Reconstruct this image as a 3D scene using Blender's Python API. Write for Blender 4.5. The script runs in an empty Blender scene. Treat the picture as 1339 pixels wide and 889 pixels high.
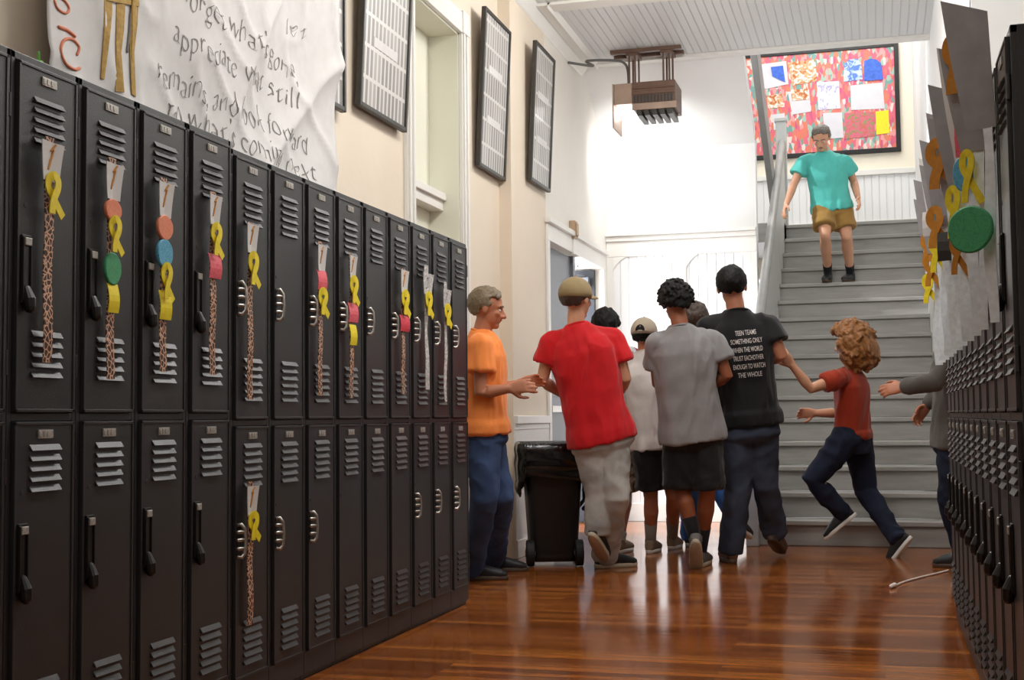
import bpy, bmesh, math, random
import numpy as np
from mathutils import Vector, Matrix, noise
from mathutils.bvhtree import BVHTree
random.seed(7)
S = bpy.context.scene
C = S.collection
PI = math.pi
V = Vector

# ------------------------------------------------------------------ camera
F, CX, CY = 1700.0, 669.5, 444.5
CAM = V((0, 0, .944))
YAW, PITCH, ROLL = 0.27337190, 0.05950619, 0.010
_f = V((-math.sin(YAW)*math.cos(PITCH), math.cos(YAW)*math.cos(PITCH), math.sin(PITCH)))
_r0 = V((math.cos(YAW), math.sin(YAW), 0)); _u0 = _r0.cross(_f)
_r = _r0*math.cos(ROLL) - _u0*math.sin(ROLL); _u = _r0*math.sin(ROLL) + _u0*math.cos(ROLL)
cd = bpy.data.cameras.new('camera'); cam = bpy.data.objects.new('camera', cd); C.objects.link(cam)
cd.sensor_width = 36; cd.lens = F/1339*36; cd.clip_start = .05
cam.matrix_world = Matrix(((_r.x, _u.x, -_f.x, CAM.x), (_r.y, _u.y, -_f.y, CAM.y), (_r.z, _u.z, -_f.z, CAM.z), (0, 0, 0, 1)))
S.camera = cam
def ray(x, y): return _f + _r*((x-CX)/F) - _u*((y-CY)/F)
def onX(x, y, X): d = ray(x, y); return CAM + d*(X/d.x)
def onY(x, y, Y): d = ray(x, y); return CAM + d*(Y/d.y)
def onZ(x, y, Z=0.): d = ray(x, y); return CAM + d*((Z-CAM.z)/d.z)
def at(x, y, Zc): return CAM + ray(x, y)*Zc

# ------------------------------------------------------------------ materials
def lin(h):
    h = h.lstrip('#'); o = []
    for i in (0, 2, 4):
        c = int(h[i:i+2], 16)/255
        o.append(c/12.92 if c <= .04045 else ((c+.055)/1.055)**2.4)
    return (*o, 1)
class NT:
    def __init__(s, name):
        s.m = bpy.data.materials.new(name); s.m.use_nodes = True
        s.t = s.m.node_tree; s.b = s.t.nodes['Principled BSDF']
    def n(s, typ, **k):
        nd = s.t.nodes.new(typ)
        for a, b in k.items():
            if a in nd.inputs.keys(): nd.inputs[a].default_value = b
            else: setattr(nd, a, b)
        return nd
    def l(s, a, b): s.t.links.new(a, b)
    def coord(s, scale=(1, 1, 1), rot=(0, 0, 0), kind='Object'):
        tc = s.n('ShaderNodeTexCoord'); mp = s.n('ShaderNodeMapping')
        mp.inputs['Scale'].default_value = scale; mp.inputs['Rotation'].default_value = rot
        s.l(tc.outputs[kind], mp.inputs['Vector']); return mp.outputs['Vector']
    def ramp(s, fac, stops):
        r = s.n('ShaderNodeValToRGB'); e = r.color_ramp.elements
        e[0].position, e[0].color = stops[0]; e[1].position, e[1].color = stops[-1]
        for p, c in stops[1:-1]:
            q = e.new(p); q.color = c
        s.l(fac, r.inputs['Fac']); return r.outputs['Color']
    def bump(s, h, strength=.3, dist=.01):
        b = s.n('ShaderNodeBump'); b.inputs['Strength'].default_value = strength; b.inputs['Distance'].default_value = dist
        s.l(h, b.inputs['Height']); s.l(b.outputs['Normal'], s.b.inputs['Normal'])
def mat(name, col, rough=.5, metal=0., var=.06, vs=14, bump=0., bs=60, spec=.5, stretch=(1, 1, 1), sheen=0., coat=0.):
    N = NT(name); c = lin(col) if isinstance(col, str) else col
    N.b.inputs['Roughness'].default_value = rough; N.b.inputs['Metallic'].default_value = metal
    N.b.inputs['Specular IOR Level'].default_value = spec
    N.b.inputs['Sheen Weight'].default_value = sheen; N.b.inputs['Coat Weight'].default_value = coat
    if var > 0:
        nz = N.n('ShaderNodeTexNoise', Scale=vs, Detail=4.); N.l(N.coord(stretch), nz.inputs['Vector'])
        lo = tuple(x*(1-var) for x in c[:3])+(1,); hi = tuple(min(1, x*(1+var)) for x in c[:3])+(1,)
        N.l(N.ramp(nz.outputs['Fac'], [(.3, lo), (.7, hi)]), N.b.inputs['Base Color'])
    else: N.b.inputs['Base Color'].default_value = c
    if bump > 0:
        nb = N.n('ShaderNodeTexNoise', Scale=bs, Detail=3.); N.l(N.coord(stretch), nb.inputs['Vector'])
        N.bump(nb.outputs['Fac'], bump, .006)
    return N.m
M = {}
M['locker'] = mat('locker_paint', '#2c2c2d', .36, 0, .12, 5, .12, 260, .5)
M['locker_dark'] = mat('locker_plinth_dark', '#161514', .5, 0, .1)
M['handle'] = mat('handle_black', '#0e0d0d', .38, 0, .1, 30)
M['steel'] = mat('brushed_steel', '#b9b6b0', .28, .9, .15, 60)
M['plate'] = mat('number_plate_metal', '#aaa69f', .45, .4, .25, 120)
M['wall_tan'] = mat('wall_cream_paint', '#e1d3c0', .62, 0, .03, 2, .12, 22)
M['wall_white'] = mat('wall_white_plaster', '#e9e4db', .6, 0, .03, 2, .35, 9)
M['white'] = mat('white_trim_paint', '#e6e4df', .42, 0, .02, 3)
M['white_flat'] = mat('white_wall_paint', '#e9e9e8', .6, 0, .02, 3)
M['pale'] = mat('pale_green_white_panel', '#e3e2d2', .5, 0, .02, 3)
M['cream2'] = mat('upper_wall_cream', '#f0e8d6', .6, 0, .02, 3)
M['grey_paint'] = mat('grey_paint', '#8f8f8d', .45, 0, .08, 6)
M['rail'] = mat('balustrade_grey', '#b9bab6', .4, 0, .06, 6)
M['door_grey'] = mat('door_grey', '#6c7078', .4, 0, .05, 3)
M['door_dark'] = mat('door_dark', '#2e3138', .45, 0, .05, 3)
M['frame_dark'] = mat('frame_dark_wood', '#35332f', .4, 0, .15, 40)
M['black'] = mat('black_plastic', '#0c0c0d', .42, 0, .1, 20)
M['rubber'] = mat('black_rubber', '#111111', .7, 0, .1, 20)
M['brown_metal'] = mat('brown_metal', '#6b5144', .45, .3, .12, 12)
M['brown_pale'] = mat('pale_brown_metal', '#a58d7d', .45, .2, .08, 12)
M['cable'] = mat('grey_cable', '#6b6a68', .5)
M['tan_box'] = mat('tan_plastic', '#b79a7c', .5)
M['paper'] = mat('white_paper', '#cfcdcb', .7, 0, .04, 20)
M['paper_grey_shaded'] = mat('grey_card_shaded', '#949294', .6, 0, .1, 20)  # grey print; on the right-row cards the grey is painted shade
M['yellow'] = mat('yellow_ribbon', '#e8d21a', .5, 0, .1, 60)
M['yellow_card'] = mat('yellow_card', '#ecd71f', .6, 0, .06, 60)
M['orange_ribbon'] = mat('orange_ribbon', '#b9770f', .5, 0, .12, 60)
M['ink'] = mat('pencil_ink', '#7d7975', .7)
M['ink_orange'] = mat('orange_crayon', '#d9805f', .7, 0, .2, 40)
M['gold'] = mat('gold_crayon', '#a88434', .7, 0, .25, 60)
M['green_mark'] = mat('green_crayon', '#6bbf4e', .7)
M['white_print'] = mat('shirt_print', '#cfc8c4', .7, 0, .15, 90)
def scribble(name, base, dark, scale=60):
    N = NT(name); N.b.inputs['Roughness'].default_value = .6
    nz = N.n('ShaderNodeTexNoise', Scale=scale, Detail=2., Distortion=2.5); N.l(N.coord(), nz.inputs['Vector'])
    N.l(N.ramp(nz.outputs['Fac'], [(0, lin(base)), (.52, lin(base)), (.55, lin(dark)), (.58, lin(base)), (1, lin(base))]), N.b.inputs['Base Color'])
    return N.m
M['b_orange'] = scribble('orange_badge', '#e58a67', '#c86b4b')
M['b_green'] = scribble('green_badge', '#3f9a66', '#23613f')
M['b_blue'] = scribble('blue_badge', '#5cabcc', '#16485c')
M['pink'] = scribble('pink_card', '#ea6672', '#a92c3d')
M['pink_dark'] = scribble('deep_pink_card', '#dd4154', '#8d1526')
def giraffe():
    N = NT('giraffe_print'); N.b.inputs['Roughness'].default_value = .6
    v = N.n('ShaderNodeTexVoronoi', Scale=80., feature='DISTANCE_TO_EDGE'); N.l(N.coord((1, .2, .8)), v.inputs['Vector'])
    N.l(N.ramp(v.outputs['Distance'], [(0, lin('#dcb79a')), (.07, lin('#cfa184')), (.13, lin('#452a20')), (1, lin('#2c1913'))]), N.b.inputs['Base Color'])
    return N.m
M['giraffe'] = giraffe()
def silver():
    N = NT('silver_glitter_strap'); N.b.inputs['Roughness'].default_value = .5
    v = N.n('ShaderNodeTexVoronoi', Scale=130.); N.l(N.coord(), v.inputs['Vector'])
    N.l(N.ramp(v.outputs['Color'], [(0, lin('#8f8c8a')), (.6, lin('#c9c6c3')), (1, lin('#eeecea'))]), N.b.inputs['Base Color'])
    return N.m
M['silver'] = silver()
M['strap_white'] = mat('pale_strap', '#dfe7ec', .4, 0, .12, 50)
def floor_mat():
    N = NT('wood_floor')
    br = N.n('ShaderNodeTexBrick', offset=.37, squash=1.); br.inputs['Scale'].default_value = 1
    br.inputs['Brick Width'].default_value = 1.6; br.inputs['Row Height'].default_value = .062
    br.inputs['Mortar Size'].default_value = .0014; br.inputs['Mortar Smooth'].default_value = .3
    br.inputs['Color1'].default_value = (.0, 0, 0, 1); br.inputs['Color2'].default_value = (1, 1, 1, 1); br.inputs['Mortar'].default_value = (.5, .5, .5, 1)
    co = N.coord((1, 1, 1), (0, 0, 0)); N.l(co, br.inputs['Vector'])
    gr = N.n('ShaderNodeTexNoise', Scale=3., Detail=6., Roughness=.65); N.l(N.coord((1.2, 26, 1)), gr.inputs['Vector'])
    mx = N.n('ShaderNodeMix', data_type='RGBA', blend_type='MIX'); mx.inputs[0].default_value = .58
    N.l(br.outputs['Color'], mx.inputs[6]); N.l(gr.outputs['Fac'], mx.inputs[7])
    col = N.ramp(mx.outputs[2], [(.15, lin('#5c2f13')), (.5, lin('#915122')), (.85, lin('#c47a35'))])
    fs = N.n('ShaderNodeTexNoise', Scale=4., Detail=5., Roughness=.7); N.l(N.coord((1.5, 70, 1)), fs.inputs['Vector'])
    fm = N.n('ShaderNodeMix', data_type='RGBA', blend_type='MULTIPLY'); fm.inputs[0].default_value = .8
    N.l(col, fm.inputs[6]); N.l(N.ramp(fs.outputs['Fac'], [(.35, (.45, .42, .4, 1)), (.65, (1.25, 1.2, 1.15, 1))]), fm.inputs[7]); col = fm.outputs[2]
    dk = N.n('ShaderNodeMix', data_type='RGBA', blend_type='MULTIPLY'); N.l(br.outputs['Fac'], dk.inputs[0]); N.l(col, dk.inputs[6]); dk.inputs[7].default_value = (.3, .25, .2, 1)
    N.l(dk.outputs[2], N.b.inputs['Base Color'])
    wr = N.n('ShaderNodeTexNoise', Scale=1.6, Detail=3.); N.l(N.coord(), wr.inputs['Vector'])
    N.l(N.ramp(wr.outputs['Fac'], [(.3, (.10, .10, .10, 1)), (.7, (.19, .19, .19, 1))]), N.b.inputs['Roughness'])
    N.b.inputs['Specular IOR Level'].default_value = .5
    wv = N.n('ShaderNodeTexNoise', Scale=2.5, Detail=2.); N.l(N.coord((1, 8, 1)), wv.inputs['Vector'])
    N.bump(wv.outputs['Fac'], .05, .01)
    return N.m
M['floor'] = floor_mat()
def bead(name, col, axis, pitch=.075):
    N = NT(name); N.b.inputs['Roughness'].default_value = .45; N.b.inputs['Base Color'].default_value = lin(col)
    sx = N.n('ShaderNodeSeparateXYZ'); tc = N.n('ShaderNodeTexCoord'); N.l(tc.outputs['Object'], sx.inputs[0])
    m1 = N.n('ShaderNodeMath', operation='DIVIDE'); m1.inputs[1].default_value = pitch; N.l(sx.outputs[axis], m1.inputs[0])
    m2 = N.n('ShaderNodeMath', operation='FRACT'); N.l(m1.outputs[0], m2.inputs[0])
    r = N.ramp(m2.outputs[0], [(0, (0, 0, 0, 1)), (.1, (1, 1, 1, 1)), (.9, (1, 1, 1, 1)), (1, (0, 0, 0, 1))])
    N.bump(r, .6, .012); return N.m
M['bead_ceiling'] = bead('ceiling_beadboard', '#d9dadb', 'X', .06)
M['bead_wall'] = bead('wall_beadboard', '#ececec', 'X', .08)
def speckle():
    N = NT('speckled_fabric'); N.b.inputs['Roughness'].default_value = .7
    v = N.n('ShaderNodeTexVoronoi', Scale=34.); N.l(N.coord((1, 1, .45), (0, .65, 0)), v.inputs['Vector'])
    sp = N.n('ShaderNodeSeparateColor'); N.l(v.outputs['Color'], sp.inputs[0])
    r = N.ramp(sp.outputs[0], [(0, lin('#d9667a')), (.18, lin('#dc7563')), (.34, lin('#e59a98')), (.5, lin('#c95a7d')), (.6, lin('#dccfc9')), (.68, lin('#6f9d97')), (.8, lin('#d27c62')), (.9, lin('#9db8aa'))])
    r.node.color_ramp.interpolation = 'CONSTANT'
    N.l(r, N.b.inputs['Base Color']); return N.m
M['speckle'] = speckle()
def camo(name, a, b, c, sc=14):
    N = NT(name); N.b.inputs['Roughness'].default_value = .8
    nz = N.n('ShaderNodeTexNoise', Scale=sc, Detail=3., Distortion=1.2); N.l(N.coord(), nz.inputs['Vector'])
    r = N.ramp(nz.outputs['Fac'], [(0, lin(a)), (.42, lin(a)), (.47, lin(b)), (.56, lin(b)), (.6, lin(c)), (1, lin(c))])
    N.l(r, N.b.inputs['Base Color']); return N.m
M['camo'] = camo('camo_cloth', '#5d4d3f', '#9a8a73', '#c9bfac')
M['patterned'] = camo('patterned_white_cloth', '#dcdad7', '#c6c6c8', '#8f93a8', 16)
M['photo_wall'] = None
def composite():
    N = NT('class_photo_rows'); N.b.inputs['Roughness'].default_value = .3
    br = N.n('ShaderNodeTexBrick', offset=0.); br.inputs['Scale'].default_value = 1
    br.inputs['Brick Width'].default_value = .052; br.inputs['Row Height'].default_value = .16
    br.inputs['Mortar Size'].default_value = .011; br.inputs['Mortar Smooth'].default_value = .2
    br.inputs['Color1'].default_value = lin('#7d7a77'); br.inputs['Color2'].default_value = lin('#a3a09b'); br.inputs['Mortar'].default_value = lin('#c9c7c3')
    tc = N.n('ShaderNodeTexCoord'); sx = N.n('ShaderNodeSeparateXYZ'); cb = N.n('ShaderNodeCombineXYZ')
    N.l(tc.outputs['Object'], sx.inputs[0]); N.l(sx.outputs['Y'], cb.inputs['X']); N.l(sx.outputs['Z'], cb.inputs['Y']); N.l(cb.outputs[0], br.inputs['Vector'])
    N.l(br.outputs['Color'], N.b.inputs['Base Color']); N.b.inputs['Coat Weight'].default_value = .1; N.b.inputs['Roughness'].default_value = .45
    return N.m
M['composite'] = composite()
def emis(name, col, st):
    N = NT(name); N.b.inputs['Base Color'].default_value = lin(col); N.b.inputs['Emission Color'].default_value = lin(col); N.b.inputs['Emission Strength'].default_value = st
    return N.m
M['lamp'] = emis('lamp_glow', '#ffffff', 6)
def cloth(name, col, var=.1, bump=.25, rough=.8): return mat(name, col, rough, 0, var, 9, bump, 180, .25, sheen=.15)
def denim(name, col):
    N = NT(name); N.b.inputs['Roughness'].default_value = .85; N.b.inputs['Specular IOR Level'].default_value = .2
    nz = N.n('ShaderNodeTexNoise', Scale=5., Detail=5.); N.l(N.coord(), nz.inputs['Vector'])
    c = lin(col); N.l(N.ramp(nz.outputs['Fac'], [(.3, tuple(x*.7 for x in c[:3])+(1,)), (.75, tuple(min(1, x*1.6) for x in c[:3])+(1,))]), N.b.inputs['Base Color'])
    w = N.n('ShaderNodeTexNoise', Scale=400.); N.l(N.coord(), w.inputs['Vector']); N.bump(w.outputs['Fac'], .2, .003)
    return N.m
def skin(name, col):
    m = mat(name, col, .5, 0, .07, 12, .05, 120, .4)
    b = m.node_tree.nodes['Principled BSDF']; b.inputs['Subsurface Weight'].default_value = .08; b.inputs['Subsurface Radius'].default_value = (.02, .008, .004)
    return m
M['sk_light'] = skin('skin_light', '#cf9a7c'); M['sk_tan'] = skin('skin_tan', '#b5775a'); M['sk_brown'] = skin('skin_brown', '#94573a')
M['hair_black'] = mat('hair_black', '#090706', .6, 0, .3, 80, .5, 140, .25); M['hair_brown'] = mat('hair_brown', '#3a2a20', .5, 0, .3, 80, .5, 140)
M['hair_grey'] = mat('hair_grey', '#6f675f', .55, 0, .3, 80, .5, 140); M['hair_curly'] = mat('hair_golden_brown', '#8a5a2c', .5, 0, .45, 40, .6, 120)
M['hair_sandy'] = mat('hair_sandy_grey', '#75654e', .55, 0, .3, 80, .5, 140); M['eye'] = mat('eye_dark', '#1c120d', .2, 0, 0); M['eye_white'] = mat('eye_white', '#d8d2ca', .3, 0, 0); M['lip'] = mat('lip', '#a05a4e', .5, 0, 0)

# ------------------------------------------------------------------ mesh helpers
def smoothpts(pts, n=6):
    P = [V(p) for p in pts]; o = []
    for i in range(len(P)-1):
        p0, p1, p2, p3 = P[max(i-1, 0)], P[i], P[i+1], P[min(i+2, len(P)-1)]
        for k in range(n):
            t = k/n; o.append(.5*((2*p1)+(p2-p0)*t+(2*p0-5*p1+4*p2-p3)*t*t+(3*p1-p0-3*p2+p3)*t**3))
    return o+[P[-1]]
class MB:
    def __init__(s): s.v = []; s.f = []
    def add(s, vs, fs):
        o = len(s.v); s.v += [tuple(v) for v in vs]; s.f += [tuple(i+o for i in f) for f in fs]; return s
    def box(s, x0, x1, y0, y1, z0, z1, T=None):
        vs = [V((x, y, z)) for z in (z0, z1) for y in (y0, y1) for x in (x0, x1)]
        if T: vs = [T @ v for v in vs]
        return s.add(vs, [(0, 2, 3, 1), (4, 5, 7, 6), (0, 1, 5, 4), (1, 3, 7, 5), (3, 2, 6, 7), (2, 0, 4, 6)])
    def prism(s, poly, n, a=None):     # poly: list of 3D points (planar), n: extrusion vector
        k = len(poly); vs = [V(p) for p in poly]+[V(p)+V(n) for p in poly]
        return s.add(vs, [tuple(range(k))[::-1], tuple(range(k, 2*k))]+[(i, (i+1) % k, k+(i+1) % k, k+i) for i in range(k)])
    def rings(s, rings, cap=True):
        k = len(rings[0]); vs = [v for r in rings for v in r]; fs = []
        for j in range(len(rings)-1):
            for i in range(k): fs.append((j*k+i, j*k+(i+1) % k, (j+1)*k+(i+1) % k, (j+1)*k+i))
        if cap: fs += [tuple(range(k))[::-1], tuple((len(rings)-1)*k+i for i in range(k))]
        return s.add(vs, fs)
    def tube(s, pts, rad, n=14, round_ends=True, asp=None):
        pts = [V(p) for p in pts]
        if not hasattr(rad, '__len__'): rad = [rad]*len(pts)
        P, R = list(pts), list(rad)
        if round_ends:
            d0 = (P[0]-P[1]).normalized(); d1 = (P[-1]-P[-2]).normalized()
            pre = [(P[0]+d0*R[0]*math.sin(a), R[0]*math.cos(a)) for a in (1.45, 1.0, .5)]
            post = [(P[-1]+d1*R[-1]*math.sin(a), R[-1]*math.cos(a)) for a in (.5, 1.0, 1.45)]
            P = [p for p, _ in pre]+P+[p for p, _ in post]; R = [r for _, r in pre]+R+[r for _, r in post]
        rs = []; ref = None
        for i, p in enumerate(P):
            t = (P[min(i+1, len(P)-1)]-P[max(i-1, 0)]).normalized()
            if ref is None:
                ref = V((1, 0, 0)) if abs(t.x) < .8 else V((0, 1, 0))
                if asp: ref = V(asp[2])
            a = (ref-t*ref.dot(t)).normalized(); b = t.cross(a); ref = a
            ax, ay = (asp[0], asp[1]) if asp else (1, 1)
            rs.append([p+a*R[i]*ax*math.cos(2*PI*k/n)+b*R[i]*ay*math.sin(2*PI*k/n) for k in range(n)])
        return s.rings(rs)
    def ell(s, secs, n=24, p=2.0):       # secs: (center, xaxis*rx, yaxis*ry); superellipse power p
        rs = []
        for c, a, b in secs:
            r = []
            for k in range(n):
                t = 2*PI*k/n; ct, st = math.cos(t), math.sin(t)
                r.append(V(c)+V(a)*math.copysign(abs(ct)**(2/p), ct)+V(b)*math.copysign(abs(st)**(2/p), st))
            rs.append(r)
        return s.rings(rs)
    def ball(s, c, a, b, d, n=16, m=10):   # ellipsoid with axis vectors
        c = V(c); a, b, d = V(a), V(b), V(d); rs = []
        for j in range(1, m):
            t = PI*j/m
            rs.append([c-d*math.cos(t)+(a*math.cos(2*PI*k/n)+b*math.sin(2*PI*k/n))*math.sin(t) for k in range(n)])
        return s.rings(rs)
    def cyl(s, p0, p1, r, n=20): return s.tube([p0, p1], r, n, False)
    def mesh(s, name):
        me = bpy.data.meshes.new(name); me.from_pydata(s.v, [], s.f); me.validate(); me.update(); return me
def obj(name, mb, m=None, parent=None, smooth=False, bevel=0, off=None):
    me = mb if isinstance(mb, bpy.types.Mesh) else mb.mesh(name)
    if off is not None: me.transform(Matrix.Translation(-V(off)))
    if not isinstance(mb, bpy.types.Mesh):
        bm = bmesh.new(); bm.from_mesh(me); bmesh.ops.recalc_face_normals(bm, faces=bm.faces); bm.to_mesh(me); bm.free()
    if m: me.materials.clear(); me.materials.append(m if not isinstance(m, str) else M[m])
    if smooth:
        for p in me.polygons: p.use_smooth = True
    o = bpy.data.objects.new(name, me); C.objects.link(o)
    if parent: o.parent = parent
    if bevel:
        b = o.modifiers.new('bevel', 'BEVEL'); b.width = bevel; b.segments = 2; b.limit_method = 'ANGLE'; b.angle_limit = .6
    return o
def tag(o, label, cat, group=None):
    o['label'] = label; o['category'] = cat
    if group: o['group'] = group
    return o
def thing(name, label, cat, loc=(0, 0, 0), rotz=0, group=None):
    o = bpy.data.objects.new(name, None); C.objects.link(o); o.empty_display_size = .1
    o.location = loc; o.rotation_euler = (0, 0, rotz); return tag(o, label, cat, group)
def struct(name, mb, m, bevel=0, parent=None):
    o = obj(name, mb, m, parent, bevel=bevel); o['kind'] = 'structure'; return o
def dup(o, parent=None):
    c = o.copy(); C.objects.link(c)
    if parent: c.parent = parent
    for ch in list(o.children): dup(ch, c)
    return c

# ------------------------------------------------------------------ the setting
XL, XB, XR = -2.45, -2.363, .47
YB = 8.446; YD0, YD1 = 9.45, 11.45; YW = 11.68; YC = 10.70; ZC = 3.93; ZTOP = 5.9
LX = -2.03; RXF = .317
struct('floor', MB().box(-2.7, 1.6, -3.2, 15.3, -.1, 0), 'floor')
A = MB(); DY0, DY1, DZ = 6.70, 7.57, 3.33
A.box(XL-.2, XL, -3.2, DY0, 0, ZC); A.box(XL-.2, XL, DY1, YB, 0, ZC); A.box(XL-.2, XL, DY0, DY1, DZ, ZC)
struct('wall_left', A, 'wall_tan')
struct('door_1', MB().box(XL-.24, XL-.19, DY0-.02, DY1+.02, 0, DZ+.02), 'pale')
t = MB()   # casing and transom bar of the blocked doorway
for y0, y1 in ((DY0-.11, DY0), (DY1, DY1+.11)):
    t.box(XL, XL+.025, y0, y1, 0, DZ+.02); t.box(XL+.025, XL+.037, y0+.012, y0+.035, 0, DZ); t.box(XL+.025, XL+.037, y1-.035, y1-.012, 0, DZ)
    t.box(XL, XL+.04, y0-.008, y1+.008, DZ, DZ+.14)
t.box(XL, XL+.03, DY0, DY1, DZ, DZ+.13)
struct('trim_1', t, 'white', .003)
struct('trim_2', MB().box(XL-.19, XL-.1, DY0, DY1, 2.22, 2.31).box(XL-.19, XL-.08, DY0, DY1, 2.28, 2.325), 'white', .004)
t = MB()    # door-jamb lining of the blocked doorway
t.box(XL-.2, XL, DY0-.001, DY0+.012, 0, DZ); t.box(XL-.2, XL, DY1-.012, DY1+.001, 0, DZ); t.box(XL-.2, XL, DY0, DY1, DZ-.012, DZ+.001)
struct('trim_3', t, 'pale')
struct('wall_left.001', MB().box(XL-.2, XB, YB, 9.40, 0, ZC), 'wall_tan')
B = MB(); B.box(XL-.2, XB, 9.40, YD0, 0, ZC); B.box(XL-.2, XB, YD0, YD1, 2.27, ZC); B.box(XL-.2, XB, YD1, YW+.2, 0, ZC)
struct('wall_left.002', B, 'wall_white')
t = MB(); t.box(XB, XB+.02, YD0-.07, YD0, 0, 2.27); t.box(XB, XB+.02, YD1, YD1+.09, 0, 2.27)
t.box(XB, XB+.02, YD0-.07, YD1+.09, 2.27, 2.40); t.box(XB, XB+.05, YD0-.09, YD1+.11, 2.40, 2.44)
struct('trim_4', t, 'white', .004)
t = MB().box(XB, XB+.03, YB, YD0-.07, .90, .955).box(XB, XB+.015, YB, YD0-.07, .86, .90)
struct('trim_5', t, 'white', .004)
struct('trim_6', MB().box(XB, XB+.012, YB, YD0-.07, .12, .86), 'white_flat')
struct('baseboard_left', MB().box(XB, XB+.022, YB, YD0-.07, 0, .12), 'white', .004)
# exit doors in the left wall
d = MB().box(XB-.10, XB-.055, YD0+.035, 10.43, .01, 2.26); d.box(XB-.055, XB-.05, YD0+.18, 10.27, 1.1, 2.0)
d2 = struct('door_2', d, 'door_grey', .003)
obj('door_handle', MB().box(XB-.055, XB-.0, 9.55, 10.35, .98, 1.03), 'steel', d2, bevel=.004)
struct('trim_7', MB().box(XB-.12, XB-.03, 10.43, 10.50, 0, 2.27), 'door_grey')
d3 = struct('door_3', MB().box(XB-1.02, XB-.06, YD1-.05, YD1, .01, 2.26), 'door_dark', .003)
obj('door_closer', MB().box(XB-.42, XB-.1, YD1-.12, YD1-.05, 2.10, 2.19).tube([(XB-.15, YD1-.085, 2.2), (XB-.35, YD1-.3, 2.22), (XB-.1, YD1-.55, 2.24)], .012, 8), 'door_grey', d3, bevel=.004)
# panelled wall under the upper flight
XS = -1.0
t = MB().box(XL, XS+.0, YW, YW+.15, 0, 2.52)
struct('wall_far', t, 'bead_wall')
struct('wall_far.001', MB().box(XL, XS, YW+.02, YW+.17, 2.52, 3.42), 'white_flat')
t = MB(); zc = 2.50
t.box(XB, XS, YW-.045, YW, zc+.04, zc+.085); t.box(XB, XS, YW-.075, YW, zc+.085, zc+.115); t.box(XB, XS, YW-.02, YW, zc-.10, zc+.04)
struct('trim_8', t, 'white', .006)
t = MB(); xa = onY(893, 400, YW).x
t.box(xa-.035, xa+.035, YW-.018, YW, 0, 2.40); t.box(XB, XB+.06, YW-.018, YW, 0, 2.40); t.box(XS-.05, XS, YW-.018, YW, 0, 2.40)
t.box(xa+.036, XS-.051, YW-.016, YW, 1.62, 1.70); t.box(XB+.061, xa-.036, YW-.024, YW, .0, .16); t.box(xa+.036, XS-.051, YW-.024, YW, .0, .16)
for sx, x in ((-1, xa-.035), (1, XB+.06), (-1, XS-.05), (1, xa+.035)):
    t.prism([(x, YW-.017, 2.40), (x, YW-.017, 2.28), (x+sx*.035, YW-.017, 2.33), (x+sx*.07, YW-.017, 2.365), (x+sx*.12, YW-.017, 2.40)], (0, .016, 0))
struct('trim_9', t, 'white', .003)
# underside of the upper flight, ceiling, header
zf = 3.40
t = MB().prism([(XB-.1, YC, ZC), (XB-.1, YW+.04, zf-.03), (XB-.1, YW+.04, zf+.12), (XB-.1, YC+.12, ZC+.1)], (XS-XB+.1, 0, 0))
struct('ceiling.001', t, 'white_flat')
p0 = onX(982, 78, XS+.0); p1 = onX(1011, 300, XS+.0)
dd = (p1-p0).normalized(); nn = V((0, dd.z, -dd.y))
if nn.z < 0: nn = -nn
a0 = p0-dd*.12; a1 = p1+dd*.25
struct('trim_10', MB().prism([a0-nn*.02, a1-nn*.02, a1+nn*.25, a0+nn*.25], (.06, 0, 0)), 'grey_paint', .004)
struct('ceiling', MB().box(-2.7, 1.0, -3.2, YC, ZC, ZC+.1), 'bead_ceiling')
t = MB(); t.box(XB+.06, XB+.14, 8.95, YC, ZC-.022, ZC); t.box(XB+.141, XR, 8.95, 9.12, ZC-.021, ZC); t.box(XB+.141, XR, YC-.1, YC, ZC-.025, ZC)
t.prism([(XB, YB, ZC), (XB+.07, YB, ZC), (XB+.05, YB, ZC-.03), (XB+.015, YB, ZC-.08), (XB, YB, ZC-.09)], (0, YC-YB, 0))
t.prism([(XB+.14, 8.95, ZC), (XB+.17, 8.95, ZC), (XB+.14, 8.95, ZC-.04)], (0, YC-8.95, 0))
struct('trim_11', t, 'white', .003)
struct('wall_header', MB().box(XS, 1.0, YC, YC+.1, ZC-.0, ZTOP), 'white_flat')
# right side walls
W = MB(); W.box(XR, XR+.2, 6.40, 7.15, 0, ZC); W.box(XR, XR+.2, 7.15, 9.0, 2.25, ZC); W.box(XR, XR+.2, 9.0, 15.1, 0, ZTOP)
W.box(.78, .9, -3.2, 6.45, 0, ZC); W.box(XR, .9, 6.36, 6.45, 0, ZC)
struct('wall_right', W, 'white_flat')
struct('wall_right.001', MB().box(1.5, 1.6, 6.9, 9.3, 0, 2.5).box(XR+.2, 1.6, 6.85, 6.95, 0, 2.5).box(XR+.2, 1.6, 9.25, 9.35, 0, 2.5).box(XR+.2, 1.6, 6.9, 9.3, 2.4, 2.5), 'wall_tan')
struct('wall_back', MB().box(-2.7, 1.0, -3.3, -3.2, 0, ZC), 'wall_tan')
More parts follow.
